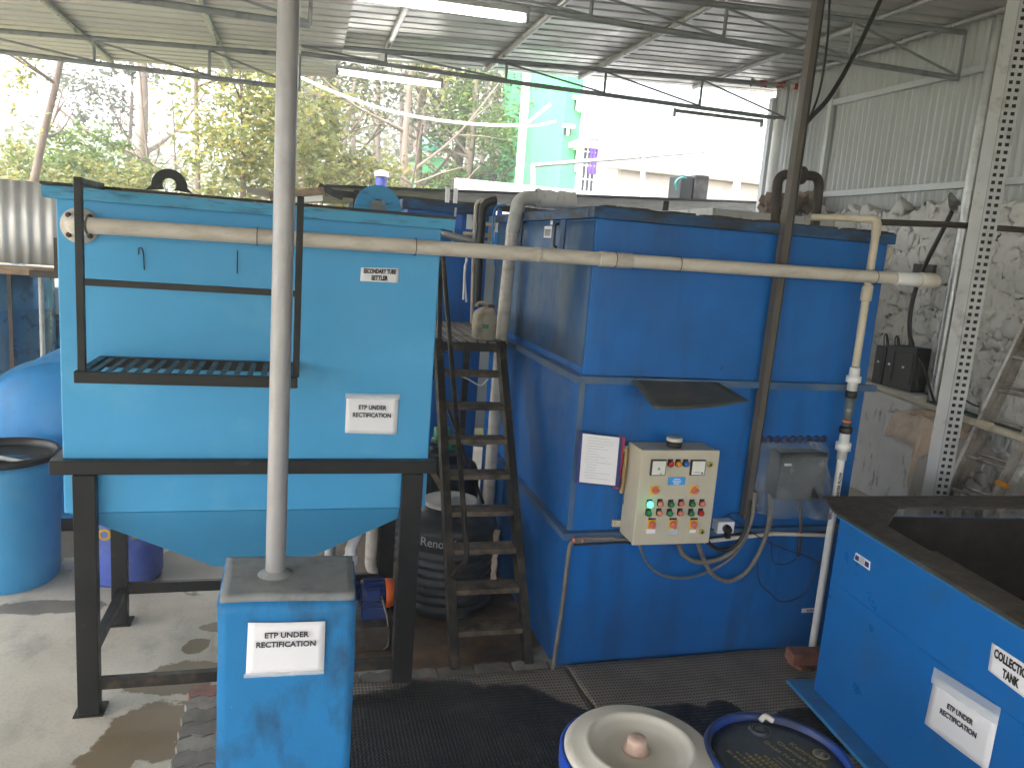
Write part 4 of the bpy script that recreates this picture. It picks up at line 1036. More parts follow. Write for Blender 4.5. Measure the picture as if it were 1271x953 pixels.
paper('paper_notice', 'white notice in clear film taped slanting on the mid blue collection tank', 'notice', cpx([(1161, 838), (1241, 889), (1227, 957), (1148, 897)]), ['ETP UNDER', 'RECTIFICATION'], .034, tape=[(-.02, 1.02, .85, 1.17)], width=[.15, .215], bulge=.006, shift=.01)
paper('tank_name_label', 'white name label lettered in two lines high on the collection tank', 'label', cpx([(1232, 797), (1290, 835), (1283, 874), (1227, 831)]), ['COLLECTION', 'TANK'], .05, 'ink_black', .045, bulge=.001, width=[.19, .085], gap=.056)
pq4 = cpx([(1063, 685), (1081, 697), (1080, 708), (1060, 694)])
o = paper('maker_plate', 'small blue and white maker plate near the rear edge of the collection tank', 'plate', pq4, [], .03, bulge=0)
f = lambda u, v: pq4[3].lerp(pq4[2], u).lerp(pq4[0].lerp(pq4[1], u), v) + nv * .0045
b = MB()
for u0, u1, v0, v1 in ((.06, .30, .15, .75), (.68, .94, .2, .78)): b.add([f(u0, v0), f(u1, v0), f(u1, v1), f(u0, v1)], [(0, 1, 2, 3)])
b.build('plate_print', M['navy'], o, recalc=False)
b = MB()
for i in range(4): v = .78 - i * .19; b.add([f(.33, v), f(.64, v), f(.64, v + .06), f(.33, v + .06)], [(0, 1, 2, 3)])
b.build('plate_print', M['ink'], o, recalc=False)

# ------------------------------------------------------------------ front drums
d1 = thing('storage_drum', 'blue plastic drum closed with a round cream lid on the wet mat', 'drum', (1.2, 2.22, .045))
ctr = V((1.205, 2.235, 0)); zl = .80; RR = .272
MB().lathe([(.24, .06), (.262, .10), (.266, .3), (.256, .33), (.266, .36), (.27, .62), (.262, .70), (RR + .012, .715), (RR + .014, .775), (RR + .004, .785), (RR - .006, .775)], ctr, n=56).build('drum_body', M['drum_blue'], d1)
MB().lathe([(RR - .004, .772), (RR - .002, .786), (RR - .012, .800), (RR - .03, .806), (.205, .808), (.198, .815), (.185, .817), (.178, .812), (.172, .806), (.160, .797), (.135, .786), (.128, .778), (.04, .776), (.03, .777)], ctr, n=64).build('lid', M['lid_cream'], d1)
MB().lathe([(.05, .777), (.040, .785), (.036, .80), (.035, .818), (.031, .826), (.010, .828)], ctr + V((-.005, .02, 0)), n=24).build('knob', M['knob_pink'], d1)
d2 = thing('chemical_drum', 'closed blue drum with a stained dark top and faded yellow writing', 'drum', (1.67, 2.09, .045))
c2 = V((1.68, 2.105, 0)); R2 = .262
MB().lathe([(.22, .06), (.245, .09), (.25, .3), (.24, .33), (.25, .36), (.255, .70), (R2 - .004, .74), (R2, .80), (R2 - .006, .812), (R2 - .018, .815), (R2 - .026, .808), (R2 - .028, .77)], c2, n=56, cap=False).build('drum_body', M['drum_blue_grimy'], d2)
MB().lathe([(R2 - .029, .788), (.19, .789), (.05, .791), (.02, .792)], c2, n=48).build('drum_top', M['drum_top'], d2)
for dx, dy, m_ in ((.03, .165, 'drum_top'), (-.01, -.19, 'pvc_white')):
    MB().lathe([(.042, .789), (.036, .80), (.030, .803), (.030, .798), (.02, .798), (.018, .803), (.006, .803)], c2 + V((dx, dy, 0)), n=20).build('bung', M[m_], d2)
MB().tube(cr([c2 + V((.06, .21, .80)), c2 + V((.085, .215, .812)), c2 + V((.11, .20, .80))]), .011, 6).build('seal_tab', M['lid_cream'], d2)
loft([soft_loop(c2.x + .02, c2.y - .2, .075, .06, z, 20, .5) for z in (.789, .80)]).build('handle_recess', M['drum_blue'], d2)
xd, yd = V((.33, -.95, 0)), V((.95, .33, 0))
for s_, dx, dy, w, sz in (('Kemronge', .125, .005, .15, .035), ('Chemicals Ltd', .085, .01, .17, .026), ('D-Las N.A.E.C', .04, .015, .18, .026)):
    text(s_, sz, c2 + V((dx, dy, .7935)), xd, yd, M['yellow_ink'], d2, 'faded_print', .0, width=w)
MB().lathe([(.030, 0), (.027, .0005)], c2 + V((.178, .0, .7925)), n=24).build('faded_print', M['yellow_ink'], d2)
MB().lathe([(.024, 0), (.001, .0004)], c2 + V((.178, .0, .7932)), n=24).build('faded_print', M['drum_top'], d2)
text('S', .035, c2 + V((.178, .0, .7942)), xd, yd, M['yellow_ink'], d2, 'faded_print', 0)
b = MB(); rnd = random.Random(2)
for i in range(5):
    x = -.16 + i * .03; y = .075 - .012 * i; n_ = 9 - i
    for k in range(n_):
        l_ = rnd.uniform(.006, .012); a = V((x + .004 * k, y - .016 * k, .7935)) + c2
        b.bar(a, a + V((.004, -l_, 0)), rnd.uniform(.006, .014), .0006)
x = -.03
for p, q_ in (((-.045, .005), (-.02, -.10)), ((-.015, .01), (.012, -.095)), ((-.02, -.10), (.012, -.095)), ((.012, -.095), (.03, -.092)), ((.005, .012), (.03, -.092))):
    b.bar(c2 + V((*p, .7935)), c2 + V((*q_, .7935)), .003, .0006)
b.build('faded_print', M['yellow_ink'], d2)
# bricks by the collection tank
for i, (x, y, z, a, lb) in enumerate(((3.16, 3.84, 0, .3, 'dusty red brick lying on the floor in the corner of the two tanks'), (3.14, 3.82, .078, -.15, 'broken red brick lying on top of another brick between the two tanks'))):
    m_ = Matrix.Translation((x, y, z + .001)) @ Matrix.Rotation(a, 4, 'Z')
    tag(MB().box(-.115, .115, -.055, .055, 0, .075, m_).build('brick', paint('brick_red%d' % i, (.24, .10, .07), .85, var=.25, vs=9, dirt=(.1, .06, .05), amt=.7, ds=9, bump=.6, bs=50), bevel=.006), lb, 'brick')

# ------------------------------------------------------------------ left background
tb = thing('plastic_drum', 'open pale blue barrel with a black rim standing at the far left', 'drum', (-1.86, 5.72, 0))
c = V((-1.90, 5.74, 0)); r = .325
MB().lathe([(r * .93, 0), (r * .97, .02), (r, .2), (r * 1.01, .5), (r, .80), (r * .985, .86), (r * .95, .86), (r * .94, .6)], c, n=48, cap=False).build('drum_body', M['drum_sky'], tb)
MB().lathe([(r * 1.0, .86), (r * 1.05, .865), (r * 1.06, .90), (r * 1.02, .915), (r * .95, .905), (r * .94, .862)], c, n=48, cap=False).build('drum_rim', M['rubber'], tb)
MB().lathe([(r * .935, .862), (.02, .865)], c, n=32).build('contents', plain('murky_liquid', (.05, .07, .09), .15), tb)
MB().tube([c + V((-.3, -.05, .88)), c + V((-.05, -.1, .9)), c + V((.2, -.2, .88))], .014, 8).build('stir_stick', M['pvc_grey'], tb)
tv = thing('plastic_drum', 'violet blue drum with big yellow lettering behind the light blue tank leg', 'drum', (-1.1, 5.72, 0))
c = V((-1.15, 5.72, 0)); r = .245
MB().lathe([(r * .94, 0), (r, .03), (r, .25), (r * .98, .27), (r, .29), (r, .62), (r * .97, .65), (r * .9, .66)], c, n=44).build('drum_body', M['drum_violet'], tv)
o = text('POWER', .11, (c.x + .01, c.y - r, .385), (1, 0, 0), UP, M['yellow_text'], tv, 'lettering', .035, width=.40)
for v in o.data.vertices: p = v.co + _org(tv); x = p.x - c.x; v.co.y = c.y - math.sqrt(max(.001, (r + .004) ** 2 - x * x)) - _org(tv).y
dm = thing('pressure_vessel', 'round blue dished vessel lying on its side at the far left', 'vessel', (-1.75, 7.0, 0))
cc0 = at(80, 545, y=6.4); rr = .62
MB().lathe([(.0, -.17), (rr * .45, -.14), (rr * .8, -.07), (rr, .0), (rr, .9)], cc0, (0.0, 1, 0), 56).build('vessel_shell', M['dome_blue'], dm)
MB().lathe([(rr + .012, -.012), (rr + .014, .012), (rr + .004, .02)], cc0, (0.0, 1, 0), 56).build('vessel_rim', M['coll_flange'], dm)
for dy in (.2, .7): MB().box(cc0.x - .4, cc0.x + .4, cc0.y + dy, cc0.y + dy + .08, 0, max(.06, cc0.z - rr * .72)).build('saddle', M['black_steel'], dm)
tk = thing('steel_tank', 'tall shiny blue cylindrical tank behind the round vessel at the far left', 'tank', (-2.6, 8.3, 0))
ca_ = at(18, 335, y=8.3); MB().lathe([(.44, 0), (.44, ca_.z - .35), (.445, ca_.z - .34), (.44, ca_.z - .33), (.44, ca_.z), (.40, ca_.z + .03)], (ca_.x - .12, 8.3, 0), n=40).build('tank_shell', M['steel_blue_tank'], tk)
p = at(52, 400, y=7.95); MB().tube([(p.x, p.y, 0), (p.x, p.y, ca_.z)], .022, 10).build('side_pipe', M['pvc_grey'], tk)
tk2 = thing('steel_tank', 'second blue tank with a pale top half hidden by the light blue settler', 'tank', (-2.2, 9.0, 0))
ca2 = at(70, 355, y=9.0); MB().lathe([(.4, 0), (.4, ca2.z - .25)], (ca2.x, 9.0, 0), n=36).build('tank_shell', M['steel_blue_tank'], tk2)
MB().lathe([(.405, ca2.z - .248), (.405, ca2.z), (.38, ca2.z + .02)], (ca2.x, 9.0, 0), n=36).build('lid', M['white_metal'], tk2)
# tin screen
tn = thing('tin_screen', 'grey corrugated tin screen on a brown timber ledge at the far left', 'screen', (-3.2, 8.0, 0))
a, bb = at(-60, 222, y=8.0), at(88, 228, y=8.0)
za, zb_ = at(0, 222, y=8.0).z, at(0, 326, y=8.0).z


def corr(p, q_, z0, z1, pitch, amp, nrm, b=None, per=8):
    p, q_ = V(p), V(q_); L = (q_ - p).length; n = int(L / pitch * per); d = (q_ - p) / n; b = b or MB()
    return b.grid(lambda u, v: p + (q_ - p) * u + V(nrm) * (amp * math.sin(u * L / pitch * 2 * math.pi)) + V((0, 0, z0 + (z1 - z0) * v)), n, 2)


corr((a.x, 8.0, 0), (bb.x, 8.0, 0), zb_, za, .10, .010, (0, 1, 0)).build('tin_sheet', M['tin_grey'], tn, recalc=False, solid=.002)
MB().box(a.x, bb.x - .12, 7.86, 8.05, zb_ - .09, zb_ - .02).build('timber_ledge', M['wood'], tn)
b = MB().box(bb.x - .3, bb.x + .02, 7.80, 7.85, zb_ - .1, zb_ - .04); b.box(bb.x - .10, bb.x - .04, 7.80, 7.85, zb_ - .04, zb_ + .26); b.box(a.x + .4, a.x + .46, 7.9, 7.96, 0, zb_ - .09); b.build('bracket', M['rust'], tn)

# ------------------------------------------------------------------ right side: cladding, stone wall, columns
WX = 5.7
WY0, WY1 = -7.9, 9.05
sw = MB()
WYa, WYb = -4.0, 9.05


def stonefn(u, v):
    y = WYa + (WYb - WYa) * u; z = .0 + 3.16 * v
    p = V((y * 1.5 + .4 * math.floor(z * 2.3), z * 2.3, 1))
    d, pts = mnoise.voronoi(p + V((.25 * mnoise.noise(p * 1.5), .25 * mnoise.noise(p * 1.5 + V((5, 0, 0))), 0)))
    joint = min(1, (d[1] - d[0]) * 3.2)
    dx = -.014 * joint - .04 * mnoise.fractal(V((y * 3, z * 3, 4)), .9, 2, 5) - .012 * mnoise.noise(V((y * 15, z * 15, 2))) - .006 * mnoise.noise(V((y * 34, z * 34, 7)))
    return V((WX + .03 + dx, y, z + (.03 * mnoise.noise(V((y * 4, 2, 2))) if v > .97 else 0)))


o = sw.grid(stonefn, 700, 160).build('stone_wall', M['stone'], recalc=False)
tag(o, 'rough whitewashed stone wall below the corrugated cladding on the right', 'wall')
md = o.modifiers.new('solid', 'SOLIDIFY'); md.thickness = .25; md.offset = -1
cw = thing('corrugated_wall', 'white corrugated sheet wall above the stone wall on the right', 'wall', (WX, 5, 3.1))
rf = lambda x: 4.42 + .053 * x
for y0, y1, dx in ((WY0, 5.62, 0), (5.55, 7.9, -.012), (7.82, WY1, 0)):
    corr((WX + .02 + dx, y0, 0), (WX + .02 + dx, y1, 0), 3.10, rf(WX) + .07, .085, .02, (1, 0, 0)).build('cladding_sheet', M['clad'], cw, recalc=False)
MB().box(WX - .06, WX - .004, WY0, WY1 - .1, 3.33, 3.39).build('girt', M['clad'], cw, bevel=.003)
ga, gb_ = V((WX - .035, 8.0, 4.36)), V((WX - .035, WY0, 4.24))
MB().bar(ga, gb_, .05, .06).build('girt', M['clad'], cw, bevel=.003)
MB().box(WX - .06, WX - .01, WY1 - .08, WY1, 3.1, 4.6).build('corner_post', M['clad'], cw)
MB().box(WX - .07, WX - .02, 7.78, 7.84, 3.1, 4.5).build('corner_post', M['clad'], cw)


def column(name, label, top, bot, r, m_, base=0):
    t = thing(name, label, 'column', (bot[0], bot[1], base))
    MB().tube([V(bot), V(top)], r, 18).build('column_shaft', M[m_], t)
    MB().box(bot[0] - .07, bot[0] + .07, bot[1] - .07, bot[1] + .07, base, base + .01).build('base_plate', M[m_], t)
    return t


p = at(1228, 90, x=5.42); p2 = at(1160, 520, x=5.42)
column('round_column', 'round galvanised column standing in front of the stone wall', (5.42, p.y, 4.62), (5.42, p.y, .46), .042, 'galv', .46)
p = at(975, 150, y=8.6)
column('round_column', 'far silver column under the right end of the rear roof truss', (5.52, 8.6, 4.27), (5.52, 8.6, 0), .055, 'white_metal')
p = at(1012, 235, y=7.9)
column('square_column', 'short white post rising behind the rusty U pipe', (5.50, 8.15, 4.5), (5.50, 8.15, 0), .05, 'white_metal')
# slotted angle column
sa = thing('slotted_angle_column', 'grey slotted angle column full of holes in front of the ladder', 'column', (4.5, 4.4, 0))
SX, SYc = 4.50, 4.40


def slotted(b, o_, d, w, z0, z1):
    cols = [0, .16, .40, .58, .84, 1.0]; z = z0; d = V(d)
    while z < z1:
        for i in range(5):
            off = .0 if i == 1 else .025
            for (a0, a1) in ((0, .026), (.026, .05)):
                if i in (1, 3):
                    a0, a1 = a0 + (off if i == 3 else 0) * 0, a1
                    if a0 > .01: continue
                p0 = o_ + d * (w * cols[i]); p1 = o_ + d * (w * cols[i + 1]); zz0, zz1 = z + a0, z + a1
                b.add([p0 + V((0, 0, zz0)), p1 + V((0, 0, zz0)), p1 + V((0, 0, zz1)), p0 + V((0, 0, zz1))], [(0, 1, 2, 3)])
        z += .05


b = MB(); slotted(b, V((SX, SYc, 0)), (.93, -.37, 0), .105, 0, 4.55); b.build('slotted_flange', M['slotted'], sa, recalc=False, solid=.003)
b = MB(); b.bar(V((SX, SYc, 0)) + V((-.03, .03, 0)), V((SX, SYc, 4.6)) + V((-.03, .03, 0)), .085, .004, (.7, .7, 0)); 
b = MB(); e0, e1 = V((SX - .003, SYc, 0)), V((SX - .062, SYc + .045, 0))
b.prism([e0, e1, e1 + V((.002, .003, 0)), e0 + V((.002, .003, 0))], (0, 0, 4.6)); b.build('plain_flange', M['slotted'], sa)
b = MB(); e0 = V((SX, SYc, 0)) + V((.009, .024, 0)) - V((.93, -.37, 0)) * .004; e1 = e0 + V((.93, -.37, 0)) * .118
b.prism([e0, e1, e1 + V((.002, .004, 0)), e0 + V((.002, .004, 0))], (0, 0, 4.6)); b.build('slot_shade_strip', M['black_steel'], sa)  # added black strip behind the slots, standing in for the shade inside them
MB().box(SX - .08, SX + .1, SYc - .06, SYc + .08, 0, .01).build('base_plate', M['slotted'], sa)

# pipes on the right
bpq = thing('brown_pipe', 'rusty brown water pipe running level in front of the white stone wall', 'pipe', (4.5, 4.6, 2.85))
MB().tube([at(1094, 276, y=4.6), at(1180, 279, y=4.6), at(1330, 290, y=4.6)], .022, 10).build('pipe_run', M['rust'], bpq)
MB().lathe([(.026, -.03), (.03, -.025), (.03, .025), (.026, .03)], at(1229, 283, y=4.6), (1, 0, .02), 10).build('pipe_joint', M['rust'], bpq)
dp = thing('sloping_pipe', 'cream pvc pipe sloping down past the slotted angle column and ladder', 'pipe', (4.72, 4.6, 1.5))
MB().tube([at(1075, 476, x=4.75), at(1160, 507, x=4.75), at(1320, 562, x=4.75)], .026, 12).build('pipe_run', M['pvc_beige'], dp)
MB().lathe([(.029, -.06), (.033, -.055), (.033, .055), (.029, .06)], at(1223, 528, x=4.75), (0, 1, .05), 12).build('coupling', M['pvc_beige'], dp)
gpq = thing('green_pipe', 'dark green pipe along the foot of the white stone wall', 'pipe', (5.4, 5.4, 1.4))
MB().tube([at(1128, 492, x=5.40), at(1200, 515, x=5.40), at(1330, 560, x=5.40)], .035, 10).build('pipe_run', M['dark_green'], gpq)
# elbow stub at the top of the big tank
eb = thing('elbow_stub', 'cream pvc elbow sticking out of the right end of the big blue tank', 'pipe', at(1097, 318, y=4.3))
MB().tube(elbow(at(1086, 320, y=4.3), at(1099, 322, y=4.3), at(1104, 300, y=4.3), .03) + [at(1103, 308, y=4.3)], .027, 10).build('elbow', M['pvc_beige'], eb)

# battery boxes on a stone ledge
lg_ = tag(MB().box(5.22, 5.5, 5.5, 6.7, .46, 1.50).build('concrete_ledge', M['plinth'], bevel=.02), 'stained grey concrete ledge under the dark meter boxes', 'ledge')
for i, (px, w) in enumerate(((1091, .14), (1104, .14), (1121, .24))):
    p = at((1089, 1103, 1121)[i], 455, x=5.30)
    t = thing('meter_box', ['dark meter box nearest the big blue tank on the wall ledge', 'narrow dark meter box in the middle of the three on the ledge', 'widest dark meter box at the right end of the ledge'][i], 'meter box', (5.38, p.y, 1.5), 'dark meter boxes on the wall ledge')
    yy = p.y; ww = (.13, .13, .24)[i]
    MB().box(5.31, 5.47, yy - ww / 2, yy + ww / 2, 1.5, 1.86 + .02 * i).build('box', M['dark_box'], t, bevel=.006)
    MB().box(5.302, 5.309, yy - ww / 2 + .02, yy + ww / 2 - .02, 1.56, 1.84).build('cover', M['rubber'], t)
    MB().box(5.297, 5.3015, yy - .012, yy + .012, 1.7, 1.72).build('box_label', M['paper'], t)
    for k in range(2):
        MB().tube(cr([(5.37, yy - .03 + .06 * k, 1.84), (5.35, yy - .02 + .05 * k, 1.94), (5.37, yy + .03, 1.97), (5.41, yy + .05, 1.88), (5.42, yy + .06, 1.84)], 5), .006, 6).build('wire_loop', M['cable'], t)
wl = lambda l: [at(px, py, x=5.34) for px, py in l]
tag(MB().tube(cr(wl([(1182, 262), (1168, 290), (1148, 330), (1134, 368), (1129, 400), (1131, 425), (1138, 440)])), .02, 8).build('cable', M['cable']), 'thick black cable hanging down the white stone wall', 'cable')
tag(MB().tube(cr(wl([(1138, 440), (1147, 455), (1152, 475), (1160, 500)])), .011, 7).build('cable', M['cable']), 'black cable tail leading from the meter boxes to the round column', 'cable')
tag(MB().tube(cr(wl([(1138, 440), (1142, 452), (1139, 470), (1140, 485)])), .010, 7).build('cable', M['cable']), 'short black cable tail dangling below the meter boxes', 'cable')
tag(MB().tube(cr([at(px, py, x=5.45) for px, py in [(1168, 482), (1190, 492), (1210, 503), (1228, 506)]]), .008, 7).build('cable', M['cable']), 'thin black cable sagging along the wall between column and ladder', 'cable')
for i, (px, py) in enumerate(((1141, 336), (1156, 337))):
    p = at(px, py, x=5.46); tag(MB().box(p.x - .03, p.x + .04, p.y - .05, p.y + .05, p.z - .06, p.z + .06).build('wall_switch', M['dark_box'], bevel=.004), ['small dark switch left of the cable on the stone wall', 'small dark switch right of the cable on the stone wall'][i], 'switch', 'switches on the stone wall')

# whitewashed pillar stub with cloth
pi_ = thing('concrete_pillar', 'short whitewashed concrete pillar behind the collection tank', 'pillar', (5.15, 5.25, .46))
cA, cB = at(1101, 612, y=5.3), at(1168, 612, y=5.3)
px0, px1 = cA.x + .03, cB.x - .02
MB().box(px0, px1, 5.1, 5.5, .46, 1.36).build('pillar_body', M['plinth'], pi_, bevel=.02)
b = MB()


def clothfn(u, v):
    x = px0 - .05 + (px1 - px0 + .08) * u; s_ = v * .62
    if s_ < .3: y, z = 5.42 - s_, 1.375
    else: y, z = 5.085 - .02 * math.sin(u * 9), 1.375 - (s_ - .3) * (1.1 - .8 * u)
    w = mnoise.turbulence(V((u * 4, v * 4, 3)), 3, False)
    if u < .1: z -= (.1 - u) * 2.2
    return V((x, y - .03 * w - .012 * math.sin(u * 16 + v * 2) * v, z + .05 * w))


tag(b.grid(clothfn, 30, 30).build('cloth', M['cloth'], recalc=False, solid=.006), 'crumpled beige cloth draped over the whitewashed pillar', 'cloth')

# ladder
ld = thing('ladder', 'worn aluminium extension ladder leaning on the white stone wall', 'ladder', (4.95, 4.5, .5))
s = 4.75 / 5.4
k = lambda px, py: (lambda p: p)(at(px, py, y=4.75))
pb_, pt_ = k(1174, 615), k(1290, 368)
dirv = (pt_ - pb_).normalized(); pb_ = pb_ - dirv * (pb_.z - .47) / dirv.z
wv2 = V((0, -1, 0)); Lw = .40
pt_ = pb_ + dirv * 2.6
nrm = dirv.cross(wv2).normalized()
for off, sh in ((0, 0), (.05, .0)):
    for w in (.0, Lw):
        MB().bar(pb_ + wv2 * (w + (.03 if off and w == 0 else -.03 if off else 0)) - nrm * off * -1, pt_ + wv2 * (w + (.03 if off and w == 0 else -.03 if off else 0)) + nrm * off, .03, .065, nrm).build('rail', M['alu'], ld, bevel=.003)
for i in range(9):
    c = pb_ + dirv * (.18 + .28 * i)
    MB().tube([c + wv2 * .01, c + wv2 * (Lw - .01)], .014, 8).build('rung', M['alu'], ld)
    c2_ = c + nrm * .05 + dirv * .05
    MB().tube([c2_ + wv2 * .03, c2_ + wv2 * (Lw - .03)], .014, 8).build('rung', M['alu'], ld)
c = pb_ + dirv * .62 + wv2 * Lw
MB().box(-.03, .03, -.045, .045, -.018, .018, Matrix.Translation(c) @ dirv.to_track_quat('Z', 'Y').to_matrix().to_4x4()).build('strap', M['amber'], ld, bevel=.004)
tg = MB().grid(lambda u, v: at(1230 + 14 * u + 6 * v, 560 - 22 * v + 3 * u, y=4.62) + V((.01 * mnoise.noise(V((u * 4, v * 4, 0))), 0, 0)), 6, 8)
tag(tg.build('plastic_bag', M['film'], recalc=False, solid=.002), 'torn strip of clear plastic hanging on the ladder', 'plastic')
rc = MB().grid(lambda u, v: at(1174 + 9 * u - 4 * v, 600 - 60 * v + 18 * u, y=4.98) + V((0, .03 * math.sin(u * 8), 0)), 8, 8)
tag(rc.build('red_cloth', plain('dark_red_cloth', (.2, .012, .02), .8), recalc=False, solid=.004), 'dark red cloth hanging behind the slotted angle column', 'cloth')

# ------------------------------------------------------------------ roof
XR0, XR1, YR0, YR1 = -.02, WX + .25, -8.0, 9.45


def trapz(t, pitch=.2, h=.042):
    f = (t / pitch) % 1
    return h * (0 if f < .7 else (f - .7) / .07 if f < .77 else 1 if f < .93 else (1 - f) / .07)


def sheet(x0, x1, zf, y0, y1, pitch=.2):
    b = MB(); ys = []; t = y0
    while t < y1:
        for f in (0, .7, .77, .93): ys.append(t + f * pitch)
        t += pitch
    vs = []; fs = []
    for x in (x0, x1):
        for y in ys: vs.append(V((x, y, zf(x) + trapz(y - y0 + 1e-5, pitch))))
    n = len(ys)
    for i in range(n - 1): fs.append((i, i + 1, n + i + 1, n + i))
    return b.add(vs, fs)


rfR = lambda x: 4.47 + .053 * x
rfL = lambda x: 4.36 + .052 * x
ro = thing('shed_roof', 'grey corrugated metal shed roof on steel pipes over the whole yard', 'roof', (1, 4, 4.4))
sheet(XR0 - .1, XR1, rfR, YR0, YR1).build('roof_sheet', M['roof'], ro, recalc=False, solid=.002)
o = sheet(-7.2, .36, rfL, YR0, YR1 + .7).build('roof_sheet', M['roof_warm'], ro, recalc=False, solid=.002); o['label'] = 'warmer grey left roof sheet'
for x in (.82, 2.05, 3.22, 4.75): MB().tube([(x, YR0, rfR(x) - .036), (x, YR1 - .05, rfR(x) - .036)], .03, 10).build('purlin', M['purlin'], ro)
MB().tube([(5.5, YR0, rfR(5.5) - .03), (5.5, YR1 - .4, rfR(5.5) - .03)], .026, 10).build('purlin', M['purlin'], ro)
for x in (-2.1, -.85, -3.4, -4.65, -5.9): MB().tube([(x, YR0, rfL(x) - .036), (x, YR1 + .6, rfL(x) - .036)], .03, 10).build('purlin', M['purlin'], ro)


def truss(label, y, xs, zb0, ztop, side):
    t = thing('roof_truss', label, 'truss', ((xs[0] + xs[-1]) / 2, y, zb0), 'steel roof trusses')
    a, b_ = xs[0], xs[-1]
    MB().tube([(a, y, zb0(a)), (b_, y, zb0(b_))], .024, 10).build('bottom_chord', M['truss'], t)
    MB().tube([(a, y, ztop(a)), (b_, y, ztop(b_))], .024, 10).build('top_chord', M['truss'], t)
    for i, x in enumerate(xs):
        if ztop(x) - zb0(x) > .09: MB().tube([(x, y, zb0(x)), (x, y, ztop(x))], .014, 8).build('strut', M['truss'], t)
        if i < len(xs) - 1:
            x2 = xs[i + 1]
            if ztop(x) - zb0(x) > .06: MB().tube([(x, y, ztop(x)), (x2, y, zb0(x2))], .010, 8).build('diagonal', M['truss'], t)
    return t


zbf = 4.29
def thing_z(f): return f


def mk_truss(label, y, xs, zb0, ztop):
    zc = zb0(xs[0])
    t = thing('roof_truss', label, 'truss', ((xs[0] + xs[-1]) / 2, y, zc), 'steel roof trusses')
    a, b_ = xs[0], xs[-1]
    MB().tube([(a, y, zb0(a)), (b_, y, zb0(b_))], .024, 10).build('bottom_chord', M['truss'], t)
    MB().tube([(a, y, ztop(a)), (b_, y, ztop(b_))], .024, 10).build('top_chord', M['truss'], t)
    for i, x in enumerate(xs):
        if ztop(x) - zb0(x) > .09: MB().tube([(x, y, zb0(x)), (x, y, ztop(x))], .015, 8).build('strut', M['truss'], t)
        if i < len(xs) - 1 and ztop(x) - zb0(x) > .05:
            x2 = xs[i + 1]; MB().tube([(x, y, ztop(x) - .02), (x2, y, zb0(x2) + .02)], .011, 8).build('diagonal', M['truss'], t)
    return t


topR = lambda x: rfR(x) - .095
topL = lambda x: rfL(x) - .095
botR = lambda x: 4.28
botL = lambda x: 3.94
xA = [-.05, .8, 2.1, 3.25, 4.45, 5.60]
mk_truss('rear steel truss of the right roof bay with a lit tube lamp', 8.6, xA, lambda x: 4.285 + .0 * x, topR)
mk_truss('front steel truss of the right roof bay nearest the camera', 6.0, xA, lambda x: 4.285, topR)
mk_truss('rear steel truss of the left roof bay against the trees', 8.6, [-7.1, -6.2, -5.15, -4.1, -3.05, -1.95, -.92, -.06], botL, topL)
mk_truss('front steel truss of the left roof bay ending near the silver pole', 6.0, [-7.1, -6.1, -4.9, -3.7, -2.4, -1.2, .02], botL, topL)


def tube_lamp(label, p, q_, lit):
    p, q_ = V(p), V(q_); t = thing('tube_lamp', label, 'lamp', (p + q_) / 2)
    d = (q_ - p).normalized()
    MB().bar(p + V((0, 0, .05)), q_ + V((0, 0, .05)), .055, .035).build('lamp_body', M['truss'] if not lit else M['slotted'], t, bevel=.003)
    for c in (p, q_): MB().bar(c - d * .012 + V((0, 0, .028)), c + d * .012 + V((0, 0, .028)), .04, .095).build('end_cap', M['truss'], t)
    if lit: MB().tube([p + d * .03 + V((0, 0, .0)), q_ - d * .03], .019, 12).build('glow_tube', M['lamp'], t)
    for f in (.25, .75): c = p.lerp(q_, f); MB().tube([c + V((0, 0, .06)), c + V((0, 0, .20))], .004, 5).build('hanger', M['truss'], t)
    return t


M['lamp'] = emit('tube_glow', (1., .97, .9), 5)
tube_lamp('lit tube lamp hanging from the roof nearest the camera', at(440, -4, y=5.4), at(654, 25, y=5.4), True)
tube_lamp('lit tube lamp under the rear truss in front of the trees', at(418, 90, y=8.72), at(548, 107, y=8.72), True)
tube_lamp('unlit tube lamp fitting under the rear truss in front of the white building', at(837, 143, y=8.72), at(945, 156, y=8.72), False)
# cables by the channel top, cloth on the truss
tag(MB().tube(cr([at(1093, 0, y=4.3), at(1062, 65, y=4.2), at(1030, 120, y=4.1), at(1003, 150, y=4.03), at(993, 168, y=4.02)]), .014, 8).build('cable', M['cable']), 'thick black cable slanting from the roof to the steel channel', 'cable')
tag(MB().tube(cr([at(1030, -6, y=4.2), at(1027, 50, y=4.15), at(1018, 110, y=4.1), at(1004, 150, y=4.03)]), .007, 7).build('cable', M['cable']), 'thin black cable beside the thick one at the channel top', 'cable')
b = MB(); c0, c1 = at(932, 103, y=8.62), at(992, 107, y=8.62)
b.grid(lambda u, v: c0.lerp(c1, u) + V((0, .035 * math.cos(v * 6.28), .04 * math.sin(v * 6.28))) * (1 + .7 * mnoise.noise(V((u * 6, v * 5, 2)))), 20, 14)
t = NT('checked_cloth'); ck = t.n('ShaderNodeTexChecker'); ck.inputs['Scale'].default_value = 8; ck.inputs[1].default_value = (.45, .02, .03, 1); ck.inputs[2].default_value = (.6, .55, .5, 1); t.l(t.tc.outputs['Object'], ck.inputs[0]); t.set(ck.outputs[0], .85)
tag(b.build('checked_cloth', t.m, recalc=False), 'rolled red and white checked cloth stuffed on the rear truss', 'cloth')

